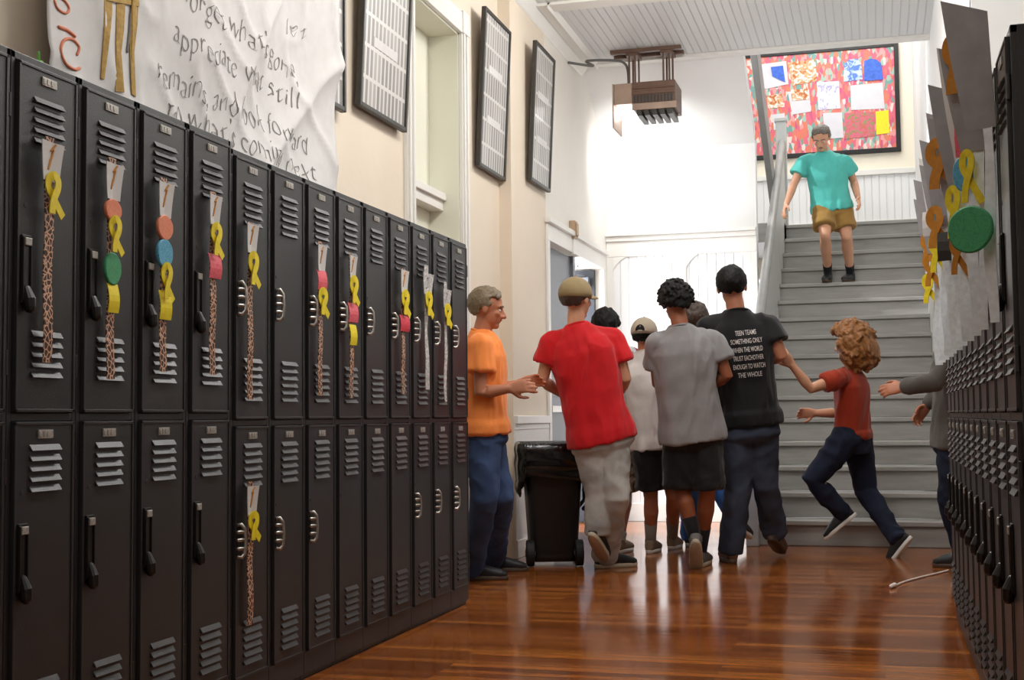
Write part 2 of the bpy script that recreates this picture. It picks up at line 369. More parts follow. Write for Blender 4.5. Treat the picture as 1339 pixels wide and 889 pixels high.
# stairwell
YL = 15.05; ZL = 2.93
struct('wall_landing', MB().box(-2.7, .7, YL, YL+.15, 2.5, ZTOP), 'cream2')
struct('wall_landing.001', MB().box(-2.7, -2.5, YW+.15, YL+.1, 0, ZTOP), 'white_flat')
struct('ceiling.002', MB().box(-2.7, 1.0, YC, YL+.15, ZTOP, ZTOP+.1), 'white_flat')
t = MB().box(-2.5, XR, YL-.02, YL, ZL, 3.62)
struct('trim_12', t, 'bead_wall')
struct('trim_13', MB().box(-2.5, XR, YL-.05, YL, 3.62, 3.68).box(-2.5, XR, YL-.035, YL, ZL, ZL+.18).box(-.55, -.42, YL-.04, YL, ZL, 3.62), 'white', .004)
# staircase
st = thing('staircase', 'wide grey painted wooden staircase rising to the landing', 'stairs', (-.2, 9.65, 0))
RISE, RUN, Y0, XA = ZL/16, .28, 9.65, -.88
M['step'] = mat('step_grey_paint', '#a3a19c', .5, 0, .12, 8, .1, 40, stretch=(.4, 3, 3))
for k in range(16):
    z = (k+1)*RISE; y = Y0+k*RUN; q = MB()
    yr = y+(RUN if k < 15 else YL-y)
    q.box(XA, XR, y-.03, yr+.004, z-.035, z); q.box(XA, XR, y, y+.02, k*RISE, z-.035)
    obj('step' if k < 15 else 'landing', q, 'step', st, bevel=.006, off=st.location)
q = MB(); sl = RISE/RUN; H1 = .82
def nz(y): return RISE+(y-Y0)*sl
q.prism([(XA-.055, Y0-.0, 0), (XA-.055, 13.9, 0), (XA-.055, 13.9, nz(13.9)+H1), (XA-.055, Y0-.0, nz(Y0)+H1)], (.053, 0, 0))
obj('balustrade', q, 'rail', st, bevel=.006, off=st.location)
q = MB(); h0 = V((XA-.028, Y0-.04, nz(Y0-.04)+H1+.03)); h1 = V((XA-.028, 13.98, nz(13.98)+H1+.03))
q.tube([h0, h1], .04, 14, True); obj('handrail', q, 'grey_paint', st, True, off=st.location)
q = MB().box(XA-.06, XA+.03, Y0-.10, Y0-.035, 0, 1.10).box(XA-.07, XA+.04, Y0-.11, Y0-.025, 1.10, 1.13)
obj('newel_post', q, 'rail', st, bevel=.006, off=st.location)
q = MB().box(XA-.09, XA+.02, 13.9, 14.0, ZL, ZL+1.12).box(XA-.1, XA+.03, 13.89, 14.01, ZL+1.12, ZL+1.16)
obj('newel_post', q, 'rail', st, bevel=.006, off=st.location)
q = MB().box(-2.5, XA-.002, 13.6, YL, ZL-.2, ZL); obj('landing', q, 'step', st, off=st.location)

# ------------------------------------------------------------------ lockers
LW, LH, LD = .2825, 1.84, .40
def locker_parts(kind, root, nslat):
    h = LW/2; g = .017; b = MB()
    b.box(-h, h, .014, LD, .0, LH)
    b.box(-h+.001, -h+g, 0, .016, .10, LH); b.box(h-g, h-.001, 0, .016, .10, LH)
    b.box(-h+.001, h-.001, 0, .016, LH-.02, LH); b.box(-h+g, h-g, 0, .016, .925, .945); b.box(-h+.001, h-.001, .0, .016, .02, .10)
    obj('body', b, 'locker', root, bevel=.002)
    for up in (1, 0):
        z0, z1 = (.947, LH-.022) if up else (.102, .923)
        x0, x1 = -h+g+.003, h-g-.003
        dm = MB().box(x0, x1, -.008, .012, z0, z1)
        dm.box(x0-.0, x0+.008, -.011, -.006, z0, z1); dm.box(x1-.008, x1, -.011, -.006, z0, z1); dm.box(x0, x1, -.011, -.006, z1-.008, z1); dm.box(x0, x1, -.011, -.006, z0, z0+.008)
        def slats(zt, n, pitch=.0255):
            for i in range(n):
                z = zt-i*pitch; w = .062
                dm.prism([(-w, -.007, z), (-w, -.007, z-.017), (-w, -.018, z-.017)], (2*w, 0, 0))
        slats(z1-.075 if up else z1-.055, nslat)
        slats(z0+.205 if up else z0+.185, nslat+ (1 if kind == 'A' and not up else 0))
        for zz in (z0+.12, z1-.12): dm.cyl((x1+.006, -.006, zz-.03), (x1+.006, -.006, zz+.03), .006, 8)
        hx = x0+(.032 if kind == 'A' else .021)
        zh = (1.345 if up else .55) if kind != 'A' else (1.30 if up else .59)
        dm.cyl((hx, -.0095, zh+.16 if kind == 'A' else zh+.10), (hx, -.006, zh+.16 if kind == 'A' else zh+.10), .007, 10)
        dr = obj('door', dm, 'locker', root, bevel=.0012)
        obj('number_plate', MB().box(-.03, .03, -.012, -.008, z1-.042, z1-.020).box(-.027, -.018, -.0135, -.011, z1-.038, z1-.024).box(-.012, -.004, -.0135, -.011, z1-.038, z1-.024).box(.004, .012, -.0135, -.011, z1-.038, z1-.024), 'plate', dr, bevel=.001)
        if kind == 'A':
            q = MB().box(hx-.018, hx+.018, -.014, -.008, zh-.085, zh+.085)
            q.box(hx-.018, hx-.012, -.018, -.013, zh-.08, zh+.08); q.box(hx+.012, hx+.018, -.018, -.013, zh-.08, zh+.08)
            q.tube([(hx, -.014, zh-.05), (hx, -.022, zh-.075), (hx, -.024, zh-.095)], [.011, .0165, .015], 12)
            obj('handle', q, 'handle', dr, bevel=.002)
            obj('latch_cap', MB().box(hx-.013, hx+.013, -.021, -.013, zh+.058, zh+.078), 'plate', dr, bevel=.002)
        elif kind == 'B' or up:
            q = MB().box(hx-.017, hx+.018, -.013, -.008, zh-.052, zh+.058)
            obj('backplate', q, 'handle', dr, bevel=.003)
            q = MB().tube([(hx-.006, -.012, zh+.052), (hx-.004, -.022, zh+.055), (hx+.006, -.029, zh+.04), (hx+.008, -.031, zh), (hx+.006, -.029, zh-.04), (hx-.004, -.024, zh-.052), (hx-.008, -.012, zh-.05)], .0065, 8)
            for zz in (-.024, .004, .03): q.tube([(hx+.008, -.029, zh+zz), (hx-.014, -.016, zh+zz)], .0065, 8)
            obj('handle', q, 'steel', dr, True)
protos = {}
def locker(kind, nslat, loc, rot, label, group):
    key = (kind, nslat)
    if key not in protos:
        o = thing('locker', label, 'locker'); locker_parts(kind, o, nslat); protos[key] = o
    else: o = dup(protos[key])
    o.location = loc; o.rotation_euler = (0, 0, rot); tag(o, label, 'locker', group); return o
seams = [2.702+i*(6.374-2.702)/13 for i in range(14)]
LL = ['charcoal double locker with a giraffe strap, yellow bow and white card only, nearest the camera',
 'charcoal double locker hung with orange and green round badges and a yellow card',
 'charcoal double locker hung with orange and blue round badges',
 'charcoal double locker with black handles hung with a yellow bow above a pink card',
 'charcoal double locker hung with streamers on both its upper and lower doors',
 'bare charcoal double locker with silver latches on both doors, right of the twice decorated locker',
 'charcoal double locker hung with a pink card above a yellow bow',
 'charcoal double locker hung with a faded pink card and a yellow card below its bow',
 'bare charcoal double locker with a silver latch on its upper door only',
 'charcoal double locker with a deep pink card on its giraffe streamer, near the far end',
 'charcoal double locker hung with the wider silver strap and large grey card',
 'charcoal double locker hung with the thin silver strap, next to the last locker',
 'bare charcoal double locker at the far end of the left row, beside the orange shirt']
kinds = ['A']*4+['B', 'B', 'B', 'C', 'C', 'C', 'B', 'B', 'B']
for i in range(13):
    yc = (seams[i]+seams[i+1])/2; k = kinds[i]
    locker(k, 5 if k == 'A' else 6, (LX, yc, .022 if i < 4 else 0), PI/2, LL[i], 'lockers along the left wall')
locker('A', 5, (LX, seams[0]-LW/2-.0005, .022), PI/2, 'charcoal locker cut off by the left edge of the photo', 'lockers along the left wall')
struct('trim_14', MB().box(LX-.39, LX+.004, 2.3, seams[4], 0, .024), 'locker_dark')  # dark plinth strip under the raised lockers
rl = 11
ORD = ['farthest', 'second farthest', 'third from the far end', 'fourth from the far end', 'fifth from the far end', 'middle', 'fifth from the camera', 'fourth from the camera', 'third from the camera', 'second from the camera', 'nearest']
RY = [6.27-LW/2-i*LW for i in range(rl)]
for i in range(rl):
    locker('A', 5, (RXF, RY[i], 0), -PI/2, 'dark locker with black handle in the right hand row, %s one' % ORD[i], 'lockers along the right wall')

# ------------------------------------------------------------------ streamers on the locker doors
def ribbon_bow(c, w, hgt):     # awareness-ribbon: a loop above two crossing tails, slightly askew
    x, y, z = c
    ctl = [(.62, -.50, -.002), (.34, -.28, -.002), (.02, -.02, -.002), (-.22, .18, -.003), (-.20, .38, -.005), (.0, .47, -.008), (.20, .36, -.009), (.17, .16, -.010), (.0, -.06, -.010), (-.10, -.28, -.010), (-.12, -.48, -.010)]
    path = smoothpts([(x+a*w, y+d, z+b*hgt) for a, b, d in ctl], 4); rs = []; n_ = len(path)
    for i, p in enumerate(path):
        t = (path[min(i+1, n_-1)]-path[max(i-1, 0)]).normalized(); n = V((t.z, 0, -t.x)).normalized(); hw = w*.15
        rs.append([p+n*hw, p+n*hw+V((0, -.003, 0)), p-n*hw+V((0, -.003, 0)), p-n*hw])
    return MB().rings(rs)
def streamer(face_x, rot, px, ytop, ybot, items, label, strap='giraffe', sw=.034, group='streamers hung on the left lockers', plane=None):
    sgn = 1 if rot > 0 else -1
    P = lambda y: onX(px, y, plane if plane is not None else face_x+sgn*.024)
    top, bot = P(ytop), P(ybot)
    o = thing('hanging_streamer', label, 'locker decoration', (face_x, top.y+(.045 if px == 318 else .018 if px > 300 else .008), bot.z), rot, group)
    zt = top.z-bot.z; q = MB(); n = 22; rs = []; ph = random.random()*6
    wav = .0015 if strap == 'giraffe' else .012
    for i in range(n+1):
        u = i/n; z = zt*(1-u); dx = wav*math.sin(u*5+ph)*u; tw = sw*.5*(1 if strap == 'giraffe' else .55+.45*abs(math.cos(u*4+ph)))
        y = -.0235-.004*math.sin(u*7+ph)**2
        rs.append([V((dx-tw, y, z)), V((dx+tw, y-.001, z)), V((dx+tw, y-.0035, z)), V((dx-tw, y-.0025, z))])
    q.rings(rs); obj('strap', q, strap, o)
    for typ, y0, y1, w in items:
        z0, z1 = P(y1).z-bot.z, P(y0).z-bot.z; zc = (z0+z1)/2; hh = z1-z0
        if typ in ('card', 'bigcard'):
            w = w*1.22; q = MB(); yy = -.0285; rs = []
            for i in range(9):       # curled trapezoid card
                u = i/8; z = z1-hh*u; ww = w*.5*(1-.28*u); yo = yy-.005*(1-u)**2
                rs.append([V((-ww, yo-.006, z)), V((0, yo, z)), V((ww, yo-.002, z)), V((ww, yo-.004, z)), V((0, yo-.002, z)), V((-ww, yo-.008, z))])
            q.rings(rs); c = obj('name_card', q, 'paper' if typ == 'card' else 'silver', o)
            g = MB(); 
            for a, b in (((-.1, .78), (.25, .95)), ((-.22, .35), (.12, .8)), ((-.28, .3), (-.1, .55))):
                pa = V((a[0]*w*.5, 0, z0+hh*a[1])); pb = V((b[0]*w*.5, 0, z0+hh*b[1]))
                for p in (pa, pb):
                    u = 1-(p.z-z0)/hh; p.y = -.031-.005*(1-u)**2-.007*max(0, -p.x/(w*.5))-.002*max(0, p.x/(w*.5))
                g.tube([pa, pb], w*.032, 6)
            obj('printed_figure', g, 'orange_ribbon' if typ == 'card' else 'paper_grey_shaded', c)
        elif typ == 'bow' or typ == 'obow':
            obj('ribbon', ribbon_bow((0, -.032, zc), w, hh), 'yellow' if typ == 'bow' else 'orange_ribbon', o)
        elif typ in ('b_orange', 'b_green', 'b_blue'):
            q = MB(); rs = []
            for yy, k in ((-.026, .96), (-.029, 1), (-.0335, 1), (-.036, .93)):
                rs.append([V((w*.5*k*math.cos(2*PI*j/28)*(1+.03*math.sin(7*j)), yy, zc+hh*.5*k*math.sin(2*PI*j/28))) for j in range(28)])
            q.rings(rs); obj('badge', q, typ, o)['label'] = {'b_orange': 'round orange badge', 'b_green': 'round green badge', 'b_blue': 'round blue badge'}[typ]
        else:
            q = MB(); rs = []
            for i in range(6):
                u = i/5; z = z1-hh*u; yo = -.028-.006*math.sin(u*PI)-.004*u
                rs.append([V((-w*.5, yo, z)), V((w*.5, yo-.003, z)), V((w*.5, yo-.005, z)), V((-w*.5, yo-.002, z))])
            q.rings(rs); c = obj('note_card', q, typ, o); c['label'] = {'pink': 'pink card', 'pink_dark': 'deep pink card', 'yellow_card': 'yellow card', 'paper_grey_shaded': 'grey card'}.get(typ, 'card')
            if typ == 'yellow_card': obj('printed_figure', MB().ball((0, -.036, zc), (w*.12, 0, 0), (0, .002, 0), (0, 0, hh*.2), 8, 6), 'ink', c)
    return o
R9 = PI/2
streamer(LX, R9, 61, 179, 474, [('card', 186, 237, .08), ('bow', 228, 281, .075)], 'giraffe print streamer with a white card and one yellow bow on the nearest locker')
streamer(LX, R9, 143, 206, 496, [('card', 214, 261, .075), ('b_orange', 260, 290, .078), ('bow', 285, 331, .07), ('b_green', 330, 373, .078), ('yellow_card', 371, 409, .045)], 'giraffe print streamer carrying an orange badge, a green badge and a yellow card')
streamer(LX, R9, 211, 232, 486, [('card', 239, 284, .075), ('b_orange', 281, 314, .085), ('b_blue', 312, 351, .085), ('bow', 346, 392, .07), ('yellow_card', 380, 418, .058)], 'giraffe print streamer carrying an orange badge and a blue badge')
streamer(LX, R9, 276, 250, 490, [('card', 255, 294, .07), ('bow', 294, 335, .08), ('pink', 332, 364, .07)], 'giraffe print streamer with a pink card below its bow, fourth from the left')
streamer(LX, R9, 318, 288, 522, [('card', 291, 329, .075), ('bow', 330, 372, .085)], 'giraffe print streamer on the upper door above another streamer')
streamer(LX, R9, 323, 630, 818, [('card', 636, 674, .075), ('bow', 672, 707, .085)], 'giraffe print streamer hung on a lower locker door')
streamer(LX, R9, 415, 315, 517, [('card', 320, 354, .075), ('pink', 353, 379, .075), ('bow', 379, 412, .095)], 'giraffe print streamer with a pink card above its yellow bow')
streamer(LX, R9, 456, 331, 520, [('card', 334, 364, .07), ('bow', 363, 397, .095), ('pink', 396, 421, .085), ('yellow_card', 424, 451, .06)], 'giraffe print streamer with a faded pink card above a yellow card')
streamer(LX, R9, 524, 350, 515, [('card', 353, 383, .09), ('bow', 382, 412, .11), ('pink_dark', 412, 433, .105)], 'giraffe print streamer with a deep pink card near the far end')
streamer(LX, R9, 555, 346, 509, [('bigcard', 357, 385, .13), ('bow', 384, 413, .11)], 'wider silver glitter streamer with a yellow bow', 'silver', .05)
streamer(LX, R9, 580, 368, 525, [('bigcard', 378, 402, .11), ('bow', 400, 426, .11)], 'thin silver glitter streamer with a yellow bow', 'silver', .035)
# right row streamers: pale straps, cards standing out from the locker tops
def rstream(i, items, w, label, ztop=1.76, zbot=1.16, cardz=2.05, cardm='paper_grey_shaded', cw=.13):
    o = thing('hanging_streamer', label, 'locker decoration', (RXF, RY[i], 0), -R9, 'streamers hung on the right lockers')
    q = MB(); rs = []; ph = i*1.3; ca, sa = math.cos(1.05), math.sin(1.05)
    for k in range(23):
        u = k/22; z = ztop-(ztop-zbot)*u; tw = w*.5*(.7+.3*abs(math.cos(u*4+ph))); dx = .006*math.sin(u*5+ph)
        y = -.03-.004*math.sin(u*6+ph)**2-tw*sa
        e = V((.002*sa, -.002*ca, 0)); a = V((dx-tw*ca, y-tw*sa, z)); b = V((dx+tw*ca, y+tw*sa, z))
        rs.append([a, b, b+e, a+e])
    obj('strap', q.rings(rs), 'strap_white', o)
    if cardm:
        q = MB(); rs = []; z0 = ztop-.13; z1 = cardz; ang = 1.0+.15*math.sin(i*2.1); c1, s1 = math.cos(ang), math.sin(ang)
        for k in range(8):
            u = k/7; hw = cw*.5*(.62+.38*u); yo = -.026-.012*u; e = V((.002*s1, -.002*c1, 0))
            a = V((-hw*c1, yo-2*hw*s1-.004*math.sin(u*PI), z0+(z1-z0)*u+.02*u)); b = V((hw*c1, yo, z0+(z1-z0)*u-.03*u))
            rs.append([a, b, b+e, a+e])
        obj('name_card', q.rings(rs), cardm, o)
    Rz = Matrix.Rotation(1.05, 4, 'Z')
    def turn(mb, ww):        # hangs edge-on to the door, its face towards the camera
        c0 = V((0, -.036-ww*.5*sa, 0)); mb.v = [tuple(Rz @ V((v[0], v[1], v[2]))+c0) for v in mb.v]; return mb
    for typ, zc, hh, ww, dx in items:
        if typ in ('yellow', 'orange_ribbon'): obj('ribbon', turn(ribbon_bow((0, -.008, zc), ww, hh), ww*1.2), typ, o)
        elif typ in ('b_green', 'b_orange', 'b_blue'):
            rs = [[V((ww*.5*k*math.cos(2*PI*j/28)*(1+.03*math.sin(7*j)), yy, zc+hh*.5*k*math.sin(2*PI*j/28))) for j in range(28)] for yy, k in ((-.006, .96), (-.009, 1), (-.013, 1), (-.016, .93))]
            obj('badge', turn(MB().rings(rs), ww), typ, o)
        else:
            rs = [[V((-ww*.5, -.008-.006*math.sin(u*3), zc+hh*(.5-u))), V((ww*.5, -.006-.006*math.sin(u*3), zc+hh*(.5-u))), V((ww*.5, -.008-.006*math.sin(u*3), zc+hh*(.5-u))), V((-ww*.5, -.010-.006*math.sin(u*3), zc+hh*(.5-u)))] for u in (0, .33, .66, 1)]
            obj('note_card', turn(MB().rings(rs), ww), typ, o)
RL = ['pale strap streamer with an orange bow over a yellow bow, farthest on the right',
 'pale strap streamer with a low orange bow, second farthest on the right',
 'pale strap streamer with a white note, third from the far end on the right',
 'pale strap streamer with a low yellow bow, fourth from the far end on the right',
 'pale strap streamer with a single low orange bow, mid right hand row',
 'pale strap streamer with a dark paper on the middle right hand locker',
 'pale strap streamer with a large high orange bow, mid right hand row',
 'pale strap streamer with a yellow bow over a small orange bow, fourth from the camera',
 'pale strap streamer with a salmon strip above a small blue badge',
 'pale strap streamer with a big orange bow at its top above a yellow bow',
 'pale strap streamer carrying the big round green badge, nearest the camera on the right']
RI = [[('orange_ribbon', 1.68, .14, .08, 0), ('yellow', 1.5, .13, .08, 0)], [('orange_ribbon', 1.55, .13, .08, 0)], [('paper', 1.72, .1, .09, 0)], [('yellow', 1.56, .15, .08, 0)],
 [('orange_ribbon', 1.62, .15, .1, 0)], [('frame_dark', 1.52, .10, .07, 0)], [('orange_ribbon', 1.75, .16, .12, 0)], [('yellow', 1.55, .16, .07, 0), ('orange_ribbon', 1.42, .12, .06, 0)],
 [('pink', 1.74, .14, .05, 0), ('b_blue', 1.62, .1, .06, 0)], [('yellow', 1.56, .14, .06, 0), ('orange_ribbon', 1.86, .16, .1, 0)], [('b_green', 1.385, .115, .115, 0)]]
for i in range(11): rstream(i, RI[i], [.04, .04, .045, .045, .05, .045, .045, .04, .035, .03, .03][i], RL[i], cardz=1.90+.04*(i % 3), cardm='paper' if i in (2, 8) else 'paper_grey_shaded', cw=.115)

# ------------------------------------------------------------------ banner
def bdisp(y, z):
    n1 = noise.noise(V((y*1.7+z*1.1, z*.9-y*.5, 3.1))); n2 = noise.noise(V((y*3.4-z*2.4, z*2.2, 9.7)))
    rd = 1-abs(noise.noise(V((y*1.6-z*1.3, z*.8+y*.4, 5.5))))*2
    rd2 = 1-abs(noise.noise(V((y*3.1+z*2.6, z*1.7-y*1.1, 2.2))))*2
    return XL+.100+.030*n1+.016*n2+.034*max(0, rd)**4+.014*max(0, rd2)**4
q = MB(); ny, nzz = 110, 70; by0, by1, bz0, bz1 = 3.30, 5.44, 1.872, 3.25
vs = []; fs = []
for j in range(nzz+1):
    for i in range(ny+1):
        y = by0+(by1-by0)*i/ny; z = bz0+(bz1-bz0)*j/nzz
        y += .02*noise.noise(V((z*4, 1.2, 0)))*(1 if i > ny*.9 else 0)
        vs.append(V((bdisp(y, z), y, z)))
for j in range(nzz):
    for i in range(ny): a = j*(ny+1)+i; fs.append((a, a+1, a+ny+2, a+ny+1))
q.add(vs, fs)
ban = thing('hanging_banner', 'large crinkled white paper banner with handwriting above the left lockers', 'banner', (XL+.07, 4.37, 1.78))
o = obj('paper', q, 'paper', ban, True, off=ban.location); sm = o.modifiers.new('thick', 'SOLIDIFY'); sm.thickness = .0012
def text_mesh(txt, size, shear=0., bold=0.):
    cu = bpy.data.curves.new('t', 'FONT'); cu.body = txt; cu.size = size; cu.shear = shear; cu.extrude = .0006; cu.resolution_u = 3; cu.offset = bold
    to = bpy.data.objects.new('t', cu); C.objects.link(to); dg = bpy.context.evaluated_depsgraph_get()
    me = bpy.data.meshes.new_from_object(to.evaluated_get(dg)); bpy.data.objects.remove(to); bpy.data.curves.remove(cu)
    bm = bmesh.new(); bm.from_mesh(me)
    bmesh.ops.subdivide_edges(bm, edges=[e for e in bm.edges if e.calc_length() > size*.2], cuts=2)
    bm.to_mesh(me); bm.free(); me.materials.clear(); return me
def banner_text(txt, x0, y0, x1, y1, size, m, bold=-.0045):
    n = len(txt); k = 0
    for wd in txt.split(' '):
        f0, f1 = k/n, (k+len(wd))/n; k += len(wd)+1
        banner_word(wd, x0+(x1-x0)*f0, y0+(y1-y0)*f0, x0+(x1-x0)*f1, y0+(y1-y0)*f1, size, m, bold)
def banner_word(txt, x0, y0, x1, y1, size, m, bold, name='handwritten_word'):
    a, b = onX(x0, y0, XL+.08), onX(x1, y1, XL+.08)
    me = text_mesh(txt, size, .12, bold); xs = [v.co.x for v in me.vertices]; w = max(xs)-min(xs); x_min = min(xs)
    for v in me.vertices:
        u = (v.co.x-x_min)/w; wob = .012*math.sin(u*17+y0)
        y = a.y+(b.y-a.y)*u+.004*noise.noise(V((u*9, v.co.y*40, x0))); z = max(1.876, a.z+(b.z-a.z)*u+v.co.y+wob+.005*noise.noise(V((u*11, v.co.y*30, y1))))
        v.co = V((bdisp(y, z)+.004+v.co.z, y, z))-ban.location
    o = obj(name, me, m, ban)
banner_text("let", 372, 42, 398, 52, .10, 'ink', -.0036)
banner_text("forget what's gone,", 232, 8, 388, 108, .13, 'ink', -.0036)
banner_text('appreciate what still', 218, 58, 388, 146, .13, 'ink', -.0036)
banner_text('remains, and look forward', 196, 108, 402, 202, .13, 'ink', -.0036)
banner_text("to what's coming next", 212, 158, 408, 240, .13, 'ink', -.0036)
q = MB()
def btube(q, pts, r):
    P = []
    for x, y in pts: p = onX(x, y, XL+.08); p.x = bdisp(p.y, p.z)+.002; P.append(p-ban.location)
    q.tube(smoothpts(P, 5), r*.75, 6)
def bpoly(q, pts):
    P = []
    for x, y in pts: p = onX(x, y, XL+.08); p.x = bdisp(p.y, p.z)+.003; P.append(p-ban.location)
    q.prism(P, (.002, 0, 0))
btube(q, [(92, 72), (95, 62), (86, 52), (75, 54), (69, 68), (74, 84), (86, 92), (95, 90)], .007); btube(q, [(70, 36), (80, 40), (90, 48)], .008)
btube(q, [(66, 2), (70, 12), (80, 18), (85, 12), (80, 2), (72, -4)], .006)
obj('drawn_mark', q, 'ink_orange', ban, True)['label'] = 'orange crayon characters'
q = MB()
for pts in ([(124, -30), (136, -30), (134, 20), (130, 50), (127, 105), (123, 103), (123, 40)], [(141, -30), (152, -30), (150, 40), (147, 70), (149, 122), (140, 120), (140, 60)], [(159, -30), (169, -30), (167, 30), (163, 70), (165, 128), (160, 124), (157, 50)]):
    n = len(pts)
    for (xa1, ya1), (xb1, yb1) in zip(pts[2:-1], pts[3:]): pass
    bpoly(q, pts)
bpoly(q, [(126, -32), (168, -32), (168, 10), (126, 2)])
obj('drawn_legs', q, 'gold', ban)['label'] = 'gold crayon drawing of legs'
q = MB(); btube(q, [(158, 20), (157, 45), (155, 68)], .008); obj('drawn_stroke', q, 'ink', ban)
q = MB(); btube(q, [(40, 70), (42, 84)], .006); btube(q, [(35, 80), (46, 82)], .006); obj('drawn_mark', q, 'green_mark', ban)['label'] = 'green crayon mark'

# ------------------------------------------------------------------ framed class photographs on the left wall
def frame(ya, yb, za, zb, X, label, lean=.05):
    o = thing('picture_frame', label, 'picture', (X+.02, (ya+yb)/2, za), 0, 'framed photographs on the left wall')
    w, h = (yb-ya)/2, zb-za; b = .024
    T = Matrix.Rotation(lean, 4, 'Y')
    q = MB()
    for y0, y1, z0, z1 in ((-w, -w+b, 0, h), (w-b, w, 0, h), (-w+b, w-b, 0, b), (-w+b, w-b, h-b, h)): q.box(0, .032, y0, y1, z0, z1, T)
    obj('frame', q, 'frame_dark', o, bevel=.004)
    obj('photograph', MB().box(.004, .02, -w+b-.002, w-b+.002, b-.002, h-b+.002, T), 'composite', o)
    q = MB(); k = 0
    for zz in (.30, .62): obj('caption_strip', MB().box(.0195, .022, -w*.5, w*.5, h*zz, h*zz+.05, T), 'paper', o)
    
frame(5.02, 5.68, 2.40, 3.55, XL, 'dark framed class photograph half hidden behind the paper banner', .0)
frame(5.85, 6.51, 2.48, 3.60, XL, 'dark framed class photograph just left of the white door casing')
frame(7.84, 8.44, 2.55, 3.58, XL, 'tall dark framed class photograph just right of the white door casing')
frame(8.80, 9.36, 2.62, 3.62, XB, 'dark framed class photograph nearest the stairs')

# small box above the exit door
p = onX(746, 299, XB); o = thing('wall_mount_alarm', 'small tan box fixed above the exit door', 'alarm', (XB, p.y, p.z-.06))
obj('body', MB().box(0, .05, -.05, .05, -.02, .12), 'tan_box', o, bevel=.006); obj('cover', MB().box(.05, .062, -.035, .035, -.0, .1), 'tan_box', o, bevel=.004)
obj('bracket', MB().box(0, .03, -.02, .02, -.15, -.02), 'white', o, bevel=.003)

# ------------------------------------------------------------------ ceiling unit with lamp
c = onZ(846, 66, ZC); c.z = ZC
u = thing('ceiling_lamp_unit', 'brown boxy ceiling unit on rods with a lit white lamp', 'ceiling light', c)
hx = .29
for dy in (-.07, .09):
    q = MB().box(-hx, hx, dy-.02, dy+.02, -.03, 0)
    for x in (-.24, -.1, .06, .22): q.cyl((x, dy-.024, -.015), (x, dy-.018, -.015), .009, 8)
    obj('rail', q, 'brown_metal', u, bevel=.003)
for x in (-.11, .17):
    q = MB()
    for dx, dy in ((-.03, -.05), (.02, -.06), (-.02, .07), (.03, .06)): q.cyl((x+dx, dy, -.30), (x+dx, dy, -.02), .008, 8)
    q.box(x-.05, x+.05, -.08, .10, -.055, -.03); obj('hanger_rod', q, 'brown_metal', u)
q = MB().box(-.10, .25, -.17, .19, -.52, -.30)
q.box(-.10, .25, -.178, -.168, -.36, -.345); q.box(-.10, .25, -.178, -.168, -.405, -.375)
obj('body', q, 'brown_metal', u, bevel=.006)
q = MB()
for i in range(12): q.box(-.085+i*.027, -.068+i*.027, -.176, -.168, -.47, -.41)
obj('grille', q, 'frame_dark', u)
q = MB()
for i in range(5): q.prism([(-.07+i*.062, -.17, -.52), (-.03+i*.062, -.17, -.52), (-.02+i*.062, -.17, -.575), (-.06+i*.062, -.17, -.575)], (0, .34, 0))
obj('louver', q, 'frame_dark', u)
obj('front_panel', MB().box(-.10, .26, -.183, -.17, -.53, -.475), 'brown_pale', u, bevel=.004)
obj('lamp_housing', MB().box(-.25, -.10, -.16, .17, -.47, -.30), 'brown_pale', u, bevel=.006)
obj('shield_plate', MB().box(-.262, -.25, -.17, .18, -.66, -.30), 'brown_pale', u, bevel=.003)
obj('lamp', MB().box(-.235, -.105, -.13, .15, -.535, -.47), 'lamp', u, bevel=.01)
q = MB(); w1 = onX(742, 82, XB); w1.z = min(w1.z, ZC-.02)
pts = [w1+V((.012, 0, 0)), w1+V((.2, .05, -.03)), c+V((-.5, -.02, -.05)), c+V((-.27, 0, -.06)), c+V((-.19, .0, -.09)), c+V((-.16, 0, -.16)), c+V((-.155, 0, -.30))]
tag(obj('hanging_cable', MB().tube(smoothpts(pts), .011, 8), 'cable', None, True), 'grey cable running from the left wall to the ceiling unit', 'cable')

# ------------------------------------------------------------------ bulletin board
bx1 = onY(1172, 190, YL).x; bz0b = onY(1172, 193, YL).z; bz1b = onY(1165, 62, YL).z; bx0 = bx1-1.95
bb = thing('bulletin_board', 'large bulletin board with pink speckled backing and black frame above the landing', 'bulletin board', ((bx0+bx1)/2, YL, bz0b))
W2 = (bx1-bx0)/2; HB = bz1b-bz0b
obj('backing', MB().box(-W2, W2, -.03, 0, 0, HB), 'speckle', bb)
q = MB()
for x0, x1, z0, z1 in ((-W2-.05, -W2, -.05, HB+.05), (W2, W2+.05, -.05, HB+.05), (-W2, W2, -.05, 0), (-W2, W2, HB, HB+.05)): q.box(x0, x1, -.045, 0, z0, z1)
obj('frame', q, 'black', bb, bevel=.004)
M['p_blue'] = mat('blue_print', '#3f66c8', .7, 0, .25, 30); M['p_brown'] = camo('brown_print', '#b5653a', '#d8a27a', '#f0e4dc', 18); M['p_lilac'] = camo('lilac_paper', '#d6d4dc', '#d6d4dc', '#aaa6cc', 14)
M['p_white'] = mat('bulletin_paper', '#d2d0d6', .7, 0, .03); M['p_mix'] = camo('mixed_print', '#8c8f5a', '#d26a82', '#c06a5a', 22); M['p_ltblue'] = camo('light_blue_print', '#5b7fd0', '#a9bfe0', '#c9d4e0', 20)
def bpx(x, y): p = onY(x, y, YL-.03); return p.x-(bx0+bx1)/2, p.z-bz0b
